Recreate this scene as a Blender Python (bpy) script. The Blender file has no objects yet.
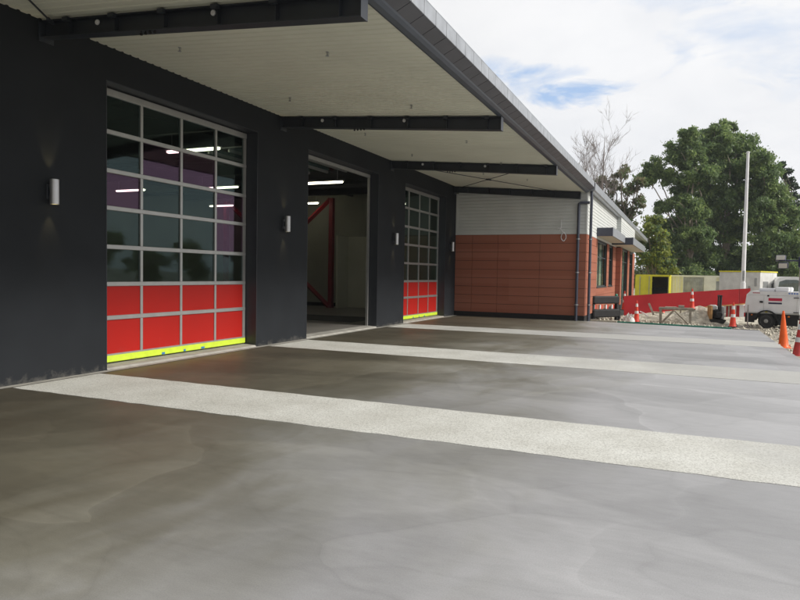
import bpy, math, random
import numpy as np
from mathutils import Vector, Matrix
R = math.radians
sc = bpy.context.scene
col = sc.collection

# ------------------------------------------------------------------ camera
CAM_H = 1.5
FPX = 651.614                       # focal length in pixels of an 800 px wide frame
M = ((0.9163710686, 0.3999527950, 0.0173731510),
     (-0.0320244355, 0.0299781339, 0.9990374102),
     (-0.3990469899, 0.9160453445, -0.0402793569))
cd = bpy.data.cameras.new('camera'); cam = bpy.data.objects.new('camera', cd); col.objects.link(cam)
cd.sensor_width = 36; cd.lens = 36 * FPX / 800; cd.clip_start = 0.05; cd.clip_end = 3000
r_, u_, f_ = (Vector(v) for v in M)
cam.matrix_world = Matrix(((r_.x, u_.x, -f_.x, 0), (r_.y, u_.y, -f_.y, 0), (r_.z, u_.z, -f_.z, CAM_H), (0, 0, 0, 1)))
sc.camera = cam
def at(px, py, Y):
    """world point at depth Y seen in the direction of a photo pixel (survey helper)"""
    d = r_ * ((px - 400) / FPX) - u_ * ((py - 300) / FPX) + f_
    t = Y / d.y
    return Vector((d.x * t, Y, CAM_H + d.z * t))

# ------------------------------------------------------------------ sun and sky
SUN_DIR = Vector((0.95, 0.03, 0.68)).normalized()
SUN_EL = math.asin(SUN_DIR.z); SUN_AZ = math.atan2(SUN_DIR.x, SUN_DIR.y)
sd = bpy.data.lights.new('sun', 'SUN'); sd.energy = 3.3; sd.angle = R(12); sd.color = (1.0, 0.95, 0.87)
so = bpy.data.objects.new('sun', sd); col.objects.link(so)
so.rotation_euler = (-SUN_DIR).to_track_quat('-Z', 'Y').to_euler()
w = bpy.data.worlds.new('World'); sc.world = w; w.use_nodes = True
nt = w.node_tree; nt.nodes.clear()
def N(t, kind, **kw):
    n = t.nodes.new(kind)
    for k, v in kw.items(): setattr(n, k, v)
    return n
out = N(nt, 'ShaderNodeOutputWorld')
bg = N(nt, 'ShaderNodeBackground'); bg.inputs['Strength'].default_value = 0.10
sky = N(nt, 'ShaderNodeTexSky', sky_type='NISHITA', sun_disc=False)
sky.sun_elevation = SUN_EL; sky.sun_rotation = SUN_AZ
tc = N(nt, 'ShaderNodeTexCoord')
def vm(op, a, b=None):
    n = N(nt, 'ShaderNodeVectorMath', operation=op)
    for i, v in enumerate((a, b)):
        if v is None: continue
        if isinstance(v, (tuple, Vector)): n.inputs[i].default_value = v
        else: nt.links.new(v, n.inputs[i])
    return n.outputs['Value'] if op in ('DOT_PRODUCT', 'LENGTH') else n.outputs[0]
def mt(op, a, b=None, c=None, clamp=False):
    n = N(nt, 'ShaderNodeMath', operation=op, use_clamp=clamp)
    for i, v in enumerate((a, b, c)):
        if v is None: continue
        if isinstance(v, (int, float)): n.inputs[i].default_value = v
        else: nt.links.new(v, n.inputs[i])
    return n.outputs[0]
D = tc.outputs['Generated']
# clouds are laid out on the sky dome itself (direction space, flattened towards the horizon)
sep = N(nt, 'ShaderNodeSeparateXYZ'); nt.links.new(D, sep.inputs[0])
zz = mt('ADD', mt('ABSOLUTE', sep.outputs[2]), 0.22)
cmb = N(nt, 'ShaderNodeCombineXYZ')
nt.links.new(mt('DIVIDE', sep.outputs[0], zz), cmb.inputs[0]); nt.links.new(mt('DIVIDE', sep.outputs[1], zz), cmb.inputs[1])
cmb.inputs[2].default_value = 3.7
def wnoise(scale, detail, rough, dist):
    n = N(nt, 'ShaderNodeTexNoise'); n.inputs['Scale'].default_value = scale; n.inputs['Detail'].default_value = detail
    n.inputs['Roughness'].default_value = rough; n.inputs['Distortion'].default_value = dist
    nt.links.new(cmb.outputs[0], n.inputs['Vector']); return n.outputs['Fac']
n1 = wnoise(1.6, 8, 0.58, 0.5); n2 = wnoise(5.0, 7, 0.6, 0.6); n3 = wnoise(0.9, 4, 0.5, 0.2)
cover = mt('ADD', mt('MULTIPLY', mt('SUBTRACT', n1, 0.40), 1.2), 1.0)
def gap(px, py, wx, wy, amt):
    """an opening in the cloud, centred on one direction of the sky"""
    c = (at(px, py, 100) - Vector((0, 0, CAM_H))).normalized()
    sx = c.cross(Vector((0, 0, 1))).normalized(); sy = sx.cross(c)
    a = mt('DIVIDE', vm('DOT_PRODUCT', D, sx), wx); b = mt('DIVIDE', vm('DOT_PRODUCT', D, sy), wy)
    f = mt('GREATER_THAN', vm('DOT_PRODUCT', D, c), 0.0)
    wob = mt('MULTIPLY', mt('ADD', mt('SUBTRACT', n2, 0.5), mt('SUBTRACT', n1, 0.5)), 2.6)
    q = mt('SUBTRACT', 1.0, mt('ADD', mt('ADD', mt('MULTIPLY', a, a), mt('MULTIPLY', b, b)), wob))
    return mt('MULTIPLY', mt('MULTIPLY', mt('MAXIMUM', q, 0.0), amt), f)
for g in ((560, 90, .13, .045, .75), (568, 96, .07, .022, .9), (500, 70, .09, .022, .55), (715, 55, .17, .055, .36), (640, 2, .16, .02, .4), (770, 95, .12, .03, .2), (640, 60, .10, .03, .22)):
    cover = mt('SUBTRACT', cover, gap(*g))
cover = mt('ADD', cover, 0.0, clamp=True)
cloudv = mt('MULTIPLY', mt('ADD', mt('MULTIPLY', n3, 0.5), mt('MULTIPLY', n2, 0.22)), 1.0)
cr = N(nt, 'ShaderNodeValToRGB'); nt.links.new(cloudv, cr.inputs[0])
cr.color_ramp.elements[0].position = 0.22; cr.color_ramp.elements[0].color = (7.9, 8.05, 8.4, 1)
cr.color_ramp.elements[1].position = 0.50; cr.color_ramp.elements[1].color = (9.6, 9.6, 9.65, 1)
mx = N(nt, 'ShaderNodeMix', data_type='RGBA'); nt.links.new(cover, mx.inputs['Factor'])
bl = N(nt, 'ShaderNodeMix', data_type='RGBA', blend_type='MIX'); bl.inputs['Factor'].default_value = 0.85
nt.links.new(sky.outputs[0], bl.inputs['A']); bl.inputs['B'].default_value = (4.4, 6.1, 8.9, 1)
# cloud brightest sunward; unseen part behind the camera dimmed to darken the end wall
rear_dim = mt('MULTIPLY_ADD', vm('DOT_PRODUCT', D, Vector((SUN_DIR.x, .75, 0)).normalized()), 0.42, 0.78, clamp=False)
rear_dim = mt('MINIMUM', mt('MAXIMUM', rear_dim, 0.40), 1.0)
cb = N(nt, 'ShaderNodeVectorMath', operation='SCALE'); nt.links.new(cr.outputs[0], cb.inputs[0]); nt.links.new(rear_dim, cb.inputs['Scale'])
nt.links.new(bl.outputs['Result'], mx.inputs['A']); nt.links.new(cb.outputs[0], mx.inputs['B'])
nt.links.new(mx.outputs['Result'], bg.inputs['Color']); nt.links.new(bg.outputs[0], out.inputs[0])
sc.render.engine = 'CYCLES'
sc.view_settings.view_transform = 'Standard'; sc.view_settings.look = 'None'
sc.view_settings.gamma = 1; sc.view_settings.use_curve_mapping = False
sc.view_settings.exposure = 0.1
try: sc.cycles.max_bounces = 7; sc.cycles.transparent_max_bounces = 16
except Exception: pass

# ------------------------------------------------------------------ materials
def mat(name, rgb, rough=0.6, metal=0.0, spec=0.5, noise=None, bump=None, emit=None, estr=1.0, coat=0.0):
    """noise=(scale, amount[, detail]) value mottling; bump=(scale, strength, distance)"""
    m = bpy.data.materials.new(name); m.use_nodes = True
    t = m.node_tree; b = t.nodes['Principled BSDF']
    b.inputs['Base Color'].default_value = (*rgb, 1); b.inputs['Roughness'].default_value = rough
    b.inputs['Metallic'].default_value = metal; b.inputs['Specular IOR Level'].default_value = spec
    if coat: b.inputs['Coat Weight'].default_value = coat
    tcn = t.nodes.new('ShaderNodeTexCoord')
    if noise:
        n = t.nodes.new('ShaderNodeTexNoise'); n.inputs['Scale'].default_value = noise[0]
        n.inputs['Detail'].default_value = noise[2] if len(noise) > 2 else 5
        t.links.new(tcn.outputs['Object'], n.inputs['Vector'])
        r = t.nodes.new('ShaderNodeValToRGB'); a = noise[1]
        r.color_ramp.elements[0].position = .3; r.color_ramp.elements[1].position = .7
        r.color_ramp.elements[0].color = (*[c * (1 - a) for c in rgb], 1); r.color_ramp.elements[1].color = (*[min(1, c * (1 + a)) for c in rgb], 1)
        t.links.new(n.outputs['Fac'], r.inputs[0]); t.links.new(r.outputs[0], b.inputs['Base Color'])
    if bump:
        n = t.nodes.new('ShaderNodeTexNoise'); n.inputs['Scale'].default_value = bump[0]; n.inputs['Detail'].default_value = 6
        t.links.new(tcn.outputs['Object'], n.inputs['Vector'])
        bp = t.nodes.new('ShaderNodeBump'); bp.inputs['Strength'].default_value = bump[1]; bp.inputs['Distance'].default_value = bump[2]
        t.links.new(n.outputs['Fac'], bp.inputs['Height']); t.links.new(bp.outputs[0], b.inputs['Normal'])
    if emit:
        b.inputs['Emission Color'].default_value = (*emit, 1); b.inputs['Emission Strength'].default_value = estr
    return m

def glass(name, tint, refl_tint, base_refl=0.05, gloss=0.0, graze=.95):
    m = bpy.data.materials.new(name); m.use_nodes = True; t = m.node_tree; t.nodes.clear()
    o = t.nodes.new('ShaderNodeOutputMaterial'); mix = t.nodes.new('ShaderNodeMixShader')
    tr = t.nodes.new('ShaderNodeBsdfTransparent'); tr.inputs[0].default_value = (*tint, 1)
    gl = t.nodes.new('ShaderNodeBsdfGlossy'); gl.inputs['Roughness'].default_value = gloss; gl.inputs[0].default_value = (*refl_tint, 1)
    lw = t.nodes.new('ShaderNodeLayerWeight'); lw.inputs['Blend'].default_value = .5
    fr = t.nodes.new('ShaderNodeMath'); fr.operation = 'POWER'; fr.inputs[1].default_value = 5; t.links.new(lw.outputs['Facing'], fr.inputs[0])
    ad = t.nodes.new('ShaderNodeMath'); ad.operation = 'MULTIPLY_ADD'; ad.use_clamp = True
    ad.inputs[1].default_value = graze; ad.inputs[2].default_value = base_refl
    # gently uneven sheets: the reflection of straight edges wavers
    tcn = t.nodes.new('ShaderNodeTexCoord'); n = t.nodes.new('ShaderNodeTexNoise'); n.inputs['Scale'].default_value = 1.1; n.inputs['Detail'].default_value = 1
    t.links.new(tcn.outputs['Object'], n.inputs['Vector'])
    bp = t.nodes.new('ShaderNodeBump'); bp.inputs['Strength'].default_value = .25; bp.inputs['Distance'].default_value = .01
    t.links.new(n.outputs['Fac'], bp.inputs['Height']); t.links.new(bp.outputs[0], gl.inputs['Normal'])
    t.links.new(fr.outputs[0], ad.inputs[0]); t.links.new(ad.outputs[0], mix.inputs[0])
    t.links.new(tr.outputs[0], mix.inputs[1]); t.links.new(gl.outputs[0], mix.inputs[2]); t.links.new(mix.outputs[0], o.inputs[0])
    return m

def slab_material():
    m = bpy.data.materials.new('troweled_concrete'); m.use_nodes = True; t = m.node_tree; b = t.nodes['Principled BSDF']
    L = t.links.new; tcn = t.nodes.new('ShaderNodeTexCoord')
    def mp(scale, rot=0, loc=(0, 0, 0)):
        k = t.nodes.new('ShaderNodeMapping'); k.inputs['Scale'].default_value = scale; k.inputs['Rotation'].default_value = (0, 0, R(rot)); k.inputs['Location'].default_value = loc
        L(tcn.outputs['Object'], k.inputs[0]); return k.outputs[0]
    def ns(vec, s, d=4, dist=0.0, ro=.5):
        n = t.nodes.new('ShaderNodeTexNoise'); n.inputs['Scale'].default_value = s; n.inputs['Detail'].default_value = d
        n.inputs['Distortion'].default_value = dist; n.inputs['Roughness'].default_value = ro; L(vec, n.inputs['Vector']); return n.outputs['Fac']
    def ramp(fac, stops, const=False):
        r = t.nodes.new('ShaderNodeValToRGB'); e = r.color_ramp.elements
        while len(e) < len(stops): e.new(0.5)
        for i, (p, v) in enumerate(stops):
            e[i].position = p; e[i].color = (*v, 1) if isinstance(v, tuple) else (v, v, v, 1)
        L(fac, r.inputs[0]); return r.outputs[0]
    def mul(a, bb, f=1.0):
        x = t.nodes.new('ShaderNodeMix'); x.data_type = 'RGBA'; x.blend_type = 'MULTIPLY'; x.inputs['Factor'].default_value = f
        L(a, x.inputs['A']); L(bb, x.inputs['B']); return x.outputs['Result']
    # trowel sweeps: saw-toothed arcs, each pass ends in a crisp edge
    def sweep(rot, loc, sc_, dist, edge):
        wv = t.nodes.new('ShaderNodeTexWave'); wv.wave_type = 'RINGS'; wv.rings_direction = 'Z'; wv.wave_profile = 'SAW'
        wv.inputs['Scale'].default_value = sc_; wv.inputs['Distortion'].default_value = dist; wv.inputs['Detail'].default_value = 2.5; wv.inputs['Detail Scale'].default_value = .55
        L(mp((1, 1.6, 1), rot, loc), wv.inputs['Vector']); return ramp(wv.outputs['Fac'], edge)
    s1 = sweep(10, (3.1, -4.0, 0), .11, 5.5, [(0, .90), (.85, 1.03), (.96, 1.05), (1.0, .92)])
    s2 = sweep(-35, (-2.3, -9.0, 0), .16, 7.0, [(0, .94), (.9, 1.03), (1.0, .95)])
    s3 = sweep(60, (6.0, -16.0, 0), .13, 6.0, [(0, .95), (.9, 1.03), (1.0, .95)])
    blot = ramp(ns(mp((1, 1.2, 1)), .55, 5, .8), [(.30, .90), (.5, 1.0), (.72, 1.06)])
    fine = ramp(ns(mp((1, 3, 1), 20), 5.0, 6, .3, .65), [(.3, .93), (.7, 1.06)])
    grit = ramp(ns(mp((1, 1, 1)), 130, 3), [(.3, .90), (.7, 1.09)])
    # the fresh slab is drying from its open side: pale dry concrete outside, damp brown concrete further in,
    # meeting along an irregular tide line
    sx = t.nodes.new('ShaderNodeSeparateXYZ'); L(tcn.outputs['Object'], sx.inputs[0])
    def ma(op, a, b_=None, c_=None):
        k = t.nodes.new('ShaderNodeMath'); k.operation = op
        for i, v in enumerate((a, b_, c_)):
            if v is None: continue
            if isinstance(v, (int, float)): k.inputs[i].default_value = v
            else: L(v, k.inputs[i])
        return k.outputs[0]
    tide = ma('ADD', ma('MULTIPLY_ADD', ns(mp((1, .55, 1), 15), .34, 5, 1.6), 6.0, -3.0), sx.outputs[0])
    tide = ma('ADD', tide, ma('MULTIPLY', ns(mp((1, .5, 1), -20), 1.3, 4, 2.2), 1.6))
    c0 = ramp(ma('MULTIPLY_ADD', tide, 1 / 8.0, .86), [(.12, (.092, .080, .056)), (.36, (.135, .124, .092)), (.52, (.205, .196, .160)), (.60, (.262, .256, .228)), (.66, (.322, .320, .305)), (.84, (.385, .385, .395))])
    # overlapping float passes: curved patches with crisp edges, a thin laitance ridge along each edge
    def passes(scale, vec, warp, lo, hi, line):
        nz = t.nodes.new('ShaderNodeTexNoise'); nz.inputs['Scale'].default_value = .55; nz.inputs['Detail'].default_value = 2.5; L(vec, nz.inputs['Vector'])
        sb = t.nodes.new('ShaderNodeVectorMath'); sb.operation = 'SUBTRACT'; sb.inputs[1].default_value = (.5, .5, .5); L(nz.outputs['Color'], sb.inputs[0])
        scl = t.nodes.new('ShaderNodeVectorMath'); scl.operation = 'SCALE'; scl.inputs['Scale'].default_value = warp; L(sb.outputs[0], scl.inputs[0])
        av = t.nodes.new('ShaderNodeVectorMath'); av.operation = 'ADD'; L(vec, av.inputs[0]); L(scl.outputs[0], av.inputs[1])
        outs = []
        for feat in ('F1', 'DISTANCE_TO_EDGE'):
            vo = t.nodes.new('ShaderNodeTexVoronoi'); vo.feature = feat; vo.voronoi_dimensions = '2D'; vo.inputs['Scale'].default_value = scale; L(av.outputs[0], vo.inputs['Vector']); outs.append(vo)
        sc_ = t.nodes.new('ShaderNodeSeparateColor'); L(outs[0].outputs['Color'], sc_.inputs[0])
        a = ramp(sc_.outputs[0], [(0, lo), (1, hi)]); e_ = ramp(outs[1].outputs['Distance'], [(0, line), (.035, 1.0)])
        # within a pass the tone drifts away from its leading edge
        dr = ramp(outs[0].outputs['Distance'], [(0, 1.03), (.9, .955)])
        return mul(mul(a, e_), dr)
    p1 = passes(.42, mp((1, .75, 1), 12), 3.4, .84, 1.09, 1.07)
    p2 = passes(.85, mp((.8, 1.3, 1), -28, (4, 7, 0)), 2.2, .90, 1.06, .94)
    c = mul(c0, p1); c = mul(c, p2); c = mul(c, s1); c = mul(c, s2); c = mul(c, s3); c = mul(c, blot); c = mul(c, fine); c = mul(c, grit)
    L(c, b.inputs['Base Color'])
    ro = ramp(ns(mp((1, 1.5, 1), 30), .8, 5, 1.2), [(.3, .42), (.7, .52)])
    L(ro, b.inputs['Roughness']); b.inputs['Specular IOR Level'].default_value = .55
    bp = t.nodes.new('ShaderNodeBump'); bp.inputs['Strength'].default_value = .25; bp.inputs['Distance'].default_value = .004
    L(ns(mp((1, 1, 1)), 6, 8, .4, .7), bp.inputs['Height']); L(bp.outputs[0], b.inputs['Normal'])
    return m

def aggregate_material():
    m = bpy.data.materials.new('exposed_aggregate'); m.use_nodes = True; t = m.node_tree; b = t.nodes['Principled BSDF']; L = t.links.new
    tcn = t.nodes.new('ShaderNodeTexCoord')
    v = t.nodes.new('ShaderNodeTexVoronoi'); v.inputs['Scale'].default_value = 95; L(tcn.outputs['Object'], v.inputs['Vector'])
    r = t.nodes.new('ShaderNodeValToRGB'); e = r.color_ramp.elements
    e[0].color = (.44, .44, .41, 1); e[0].position = 0; e[1].color = (.69, .695, .66, 1); e[1].position = 1
    k = e.new(.4); k.color = (.60, .605, .57, 1)
    s = t.nodes.new('ShaderNodeSeparateColor'); L(v.outputs['Color'], s.inputs[0]); L(s.outputs[0], r.inputs[0])
    n = t.nodes.new('ShaderNodeTexNoise'); n.inputs['Scale'].default_value = 1.6; n.inputs['Detail'].default_value = 6; L(tcn.outputs['Object'], n.inputs['Vector'])
    r2 = t.nodes.new('ShaderNodeValToRGB'); r2.color_ramp.elements[0].position = .3; r2.color_ramp.elements[0].color = (.86, .85, .83, 1); r2.color_ramp.elements[1].position = .7; r2.color_ramp.elements[1].color = (1.06, 1.06, 1.06, 1)
    L(n.outputs['Fac'], r2.inputs[0])
    x = t.nodes.new('ShaderNodeMix'); x.data_type = 'RGBA'; x.blend_type = 'MULTIPLY'; x.inputs['Factor'].default_value = 1
    L(r.outputs[0], x.inputs['A']); L(r2.outputs[0], x.inputs['B'])
    # cement film left on the far, open ends of the strips
    sx = t.nodes.new('ShaderNodeSeparateXYZ'); L(tcn.outputs['Object'], sx.inputs[0])
    f1 = t.nodes.new('ShaderNodeMath'); f1.operation = 'MULTIPLY_ADD'; f1.inputs[1].default_value = .16; L(sx.outputs[1], f1.inputs[0])
    n3 = t.nodes.new('ShaderNodeTexNoise'); n3.inputs['Scale'].default_value = .9; n3.inputs['Detail'].default_value = 6; L(tcn.outputs['Object'], n3.inputs['Vector'])
    f2 = t.nodes.new('ShaderNodeMath'); f2.operation = 'MULTIPLY_ADD'; f2.inputs[1].default_value = 2.0; f2.inputs[2].default_value = -1.95; L(n3.outputs['Fac'], f2.inputs[0])
    f3 = t.nodes.new('ShaderNodeMath'); f3.operation = 'MULTIPLY_ADD'; f3.inputs[1].default_value = .22; L(sx.outputs[0], f3.inputs[0]); L(f2.outputs[0], f3.inputs[2]); L(f3.outputs[0], f1.inputs[2])
    cl = t.nodes.new('ShaderNodeMapRange'); cl.inputs['From Min'].default_value = 0; cl.inputs['From Max'].default_value = 1.1; cl.inputs['To Max'].default_value = .78; L(f1.outputs[0], cl.inputs[0])
    fm = t.nodes.new('ShaderNodeMix'); fm.data_type = 'RGBA'; L(cl.outputs[0], fm.inputs['Factor']); L(x.outputs['Result'], fm.inputs['A']); fm.inputs['B'].default_value = (.385, .385, .375, 1)
    L(fm.outputs['Result'], b.inputs['Base Color'])
    b.inputs['Roughness'].default_value = .8
    bp = t.nodes.new('ShaderNodeBump'); bp.inputs['Strength'].default_value = .4; bp.inputs['Distance'].default_value = .003
    L(v.outputs['Distance'], bp.inputs['Height']); L(bp.outputs[0], b.inputs['Normal'])
    return m

def gravel_material():
    m = bpy.data.materials.new('crushed_gravel'); m.use_nodes = True; t = m.node_tree; b = t.nodes['Principled BSDF']; L = t.links.new
    tcn = t.nodes.new('ShaderNodeTexCoord')
    n = t.nodes.new('ShaderNodeTexNoise'); n.inputs['Scale'].default_value = .6; n.inputs['Detail'].default_value = 8; n.inputs['Roughness'].default_value = .65; L(tcn.outputs['Object'], n.inputs['Vector'])
    r = t.nodes.new('ShaderNodeValToRGB'); e = r.color_ramp.elements
    e[0].position = .35; e[0].color = (.24, .21, .165, 1); e[1].position = .68; e[1].color = (.50, .465, .39, 1)
    L(n.outputs['Fac'], r.inputs[0])
    v = t.nodes.new('ShaderNodeTexVoronoi'); v.inputs['Scale'].default_value = 22; L(tcn.outputs['Object'], v.inputs['Vector'])
    s = t.nodes.new('ShaderNodeSeparateColor'); L(v.outputs['Color'], s.inputs[0])
    r2 = t.nodes.new('ShaderNodeValToRGB'); r2.color_ramp.elements[0].color = (.6, .6, .6, 1); r2.color_ramp.elements[1].color = (1.3, 1.3, 1.3, 1); L(s.outputs[0], r2.inputs[0])
    x = t.nodes.new('ShaderNodeMix'); x.data_type = 'RGBA'; x.blend_type = 'MULTIPLY'; x.inputs['Factor'].default_value = 1
    L(r.outputs[0], x.inputs['A']); L(r2.outputs[0], x.inputs['B']); L(x.outputs['Result'], b.inputs['Base Color'])
    b.inputs['Roughness'].default_value = .9
    bp = t.nodes.new('ShaderNodeBump'); bp.inputs['Strength'].default_value = .8; bp.inputs['Distance'].default_value = .02
    L(v.outputs['Distance'], bp.inputs['Height']); L(bp.outputs[0], b.inputs['Normal'])
    return m

def leaf_material(name, rgb):
    m = bpy.data.materials.new(name); m.use_nodes = True; t = m.node_tree; t.nodes.clear(); L = t.links.new
    o = t.nodes.new('ShaderNodeOutputMaterial'); mix = t.nodes.new('ShaderNodeMixShader'); mix.inputs[0].default_value = .5
    d = t.nodes.new('ShaderNodeBsdfPrincipled'); d.inputs['Roughness'].default_value = .45; tr = t.nodes.new('ShaderNodeBsdfTranslucent')
    tcn = t.nodes.new('ShaderNodeTexCoord'); n = t.nodes.new('ShaderNodeTexNoise'); n.inputs['Scale'].default_value = .9; n.inputs['Detail'].default_value = 5
    L(tcn.outputs['Object'], n.inputs['Vector'])
    r = t.nodes.new('ShaderNodeValToRGB'); r.color_ramp.elements[0].position = .3; r.color_ramp.elements[1].position = .7
    r.color_ramp.elements[0].color = (*[c * .6 for c in rgb], 1); r.color_ramp.elements[1].color = (rgb[0] * 1.45, rgb[1] * 1.3, rgb[2] * 1.2, 1)
    L(n.outputs['Fac'], r.inputs[0]); L(r.outputs[0], d.inputs['Base Color']); L(r.outputs[0], tr.inputs[0])
    L(d.outputs[0], mix.inputs[1]); L(tr.outputs[0], mix.inputs[2]); L(mix.outputs[0], o.inputs[0])
    return m

MT = dict(
    slab=slab_material(), agg=aggregate_material(), gravel=gravel_material(),
    wall=mat('charcoal_render', (.018, .0205, .0245), .7, spec=.2, noise=(1.3, .12), bump=(60, .25, .002)),
    reveal=mat('charcoal_metal_reveal', (.030, .034, .042), .45, noise=(2, .1)),
    steel=mat('charcoal_painted_steel', (.030, .035, .045), .42, noise=(3, .15)),
    soffit=mat('off_white_metal_soffit', (.72, .725, .615), .55, noise=(.8, .05)),
    fasc_d=mat('slate_grey_metal_fascia', (.105, .108, .125), .42, metal=.2, noise=(2.5, .12)),
    fasc_l=mat('light_grey_metal_flashing', (.36, .38, .41), .38, metal=.4, noise=(5, .15)),
    fasc_b=mat('blue_grey_gutter', (.062, .075, .098), .35, metal=.1, noise=(2, .1)),
    roof=mat('grey_roof_sheet', (.25, .26, .27), .5, metal=.3, noise=(1, .1)),
    alu=mat('silver_door_aluminium', (.44, .44, .43), .38, metal=.55, noise=(6, .06)),
    red=mat('red_door_panel', (.44, .016, .011), .5, spec=.2, noise=(1.2, .05), bump=(30, .1, .001)),
    yellow=mat('fluorescent_yellow_strip', (.60, .78, .05), .5, noise=(8, .08)),
    blue=mat('blue_tape', (.04, .20, .45), .5),
    conc=mat('raw_concrete', (.34, .33, .30), .85, noise=(4, .2, 8), bump=(25, .5, .004)),
    floor_in=mat('interior_concrete_floor', (.20, .19, .175), .4, noise=(1, .15)),
    wall_in=mat('interior_grey_wall', (.32, .32, .26), .8, noise=(.8, .1)),
    wall_in2=mat('interior_pale_partition', (.55, .54, .44), .8, noise=(.8, .06)),
    ceil_in=mat('interior_dark_ceiling', (.05, .05, .055), .8, noise=(1, .2)),
    redsteel=mat('red_painted_steel', (.21, .012, .016), .5, noise=(3, .1)),
    tube=mat('lit_tube', (.9, .9, .8), .5, emit=(1.0, .93, .70), estr=6.0),
    lampglow=mat('lit_lamp_lens', (.9, .85, .6), .5, emit=(1.0, .82, .35), estr=1.6),
    satin=mat('satin_aluminium', (.52, .52, .53), .34, metal=.7, noise=(12, .05)),
    brick=None, wclad=mat('white_ribbed_cladding', (.60, .62, .605), .7, spec=.2, noise=(1.5, .05)),
    black=mat('black_plastic', (.007, .007, .008), .6, noise=(4, .3)),
    rubber=mat('black_rubber', (.02, .02, .02), .75, noise=(14, .3)),
    winframe=mat('charcoal_window_frame', (.035, .04, .045), .4),
    blind=mat('pale_blind', (.74, .78, .72), .8, noise=(1.2, .12)),
    cream=mat('cream_soffit', (.62, .56, .44), .7, noise=(2, .05)),
    pipe=mat('dark_blue_grey_downpipe', (.045, .052, .075), .33, noise=(3, .1)),
    cone_o=mat('orange_cone_plastic', (.88, .13, .015), .42, noise=(9, .12)),
    cone_r=mat('red_orange_cone_plastic', (.70, .05, .02), .45, noise=(9, .15)),
    cone_d=mat('faded_red_cone_plastic', (.52, .045, .04), .5, noise=(9, .2)),
    cone_w=mat('reflective_white_band', (.72, .72, .72), .4, noise=(25, .12)),
    hoard=mat('red_hoarding_sheet', (.37, .020, .024), .7, spec=.2, noise=(1.4, .16, 8), bump=(8, .2, .004)),
    hoard_e=mat('raw_timber_edge', (.42, .24, .09), .8, noise=(7, .3)),
    white=mat('white_paint', (.78, .785, .80), .45, noise=(3, .07)),
    whitew=mat('dirty_white_paint', (.60, .60, .58), .55, noise=(2.5, .15, 8)),
    yel_c=mat('yellow_container_paint', (.60, .54, .025), .5, noise=(2, .14, 8)),
    cream_c=mat('cream_cabin_paint', (.80, .79, .66), .6, noise=(2, .1)),
    grey_c=mat('grey_galvanised_sheet', (.40, .41, .38), .55, metal=.2, noise=(3, .25, 8)),
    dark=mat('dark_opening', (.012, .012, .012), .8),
    timber=mat('weathered_grey_timber', (.30, .27, .22), .85, noise=(9, .3, 8)),
    green=mat('green_formwork_paint', (.05, .27, .19), .6, noise=(6, .3)),
    bag=mat('white_woven_bag', (.72, .72, .70), .7, noise=(7, .08), bump=(12, .5, .02)),
    sticker_r=mat('red_sticker', (.50, .02, .06), .4), sticker_d=mat('navy_sticker', (.03, .03, .08), .4),
    sticker_b=mat('blue_sticker', (.08, .20, .60), .4), sticker_w=mat('pale_sticker_print', (.75, .70, .72), .5),
    lampblue=mat('navy_lamp_housing', (.02, .025, .06), .4), lens=mat('floodlight_lens', (.55, .53, .47), .15),
    amber=mat('amber_reflector', (.70, .20, .02), .3), galv=mat('galvanised_steel', (.34, .35, .35), .4, metal=.6, noise=(12, .2)),
    rim=mat('dull_wheel_rim', (.42, .42, .41), .4, metal=.5, noise=(6, .1)),
    g_clear=glass('tinted_glazing', (.66, .72, .70), (.46, .62, .64), .045, .03),
    g_pink=glass('filmed_glazing', (.66, .56, .66), (.74, .52, .72), .05, .03),
    g_win=glass('window_glazing', (.75, .80, .78), (.85, .92, .90), .14, 0, .30),
    bark=mat('grey_brown_bark', (.16, .13, .10), .9, noise=(3, .35, 8)),
    bark_p=mat('pale_gum_bark', (.36, .30, .24), .85, noise=(2, .3, 8)),
    twig=mat('bare_twig_bark', (.24, .205, .19), .9, noise=(2, .25)),
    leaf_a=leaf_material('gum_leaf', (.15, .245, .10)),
    leaf_b=leaf_material('gum_leaf_sunny', (.26, .37, .14)),  # paler copy of the gum leaf, sunlit foliage put into its colour
    leaf_c=leaf_material('dark_needle', (.04, .075, .04)),
    leaf_d=leaf_material('olive_leaf', (.21, .21, .12)),
    leaf_e=leaf_material('yellow_green_leaf', (.25, .31, .07)),
)
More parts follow.
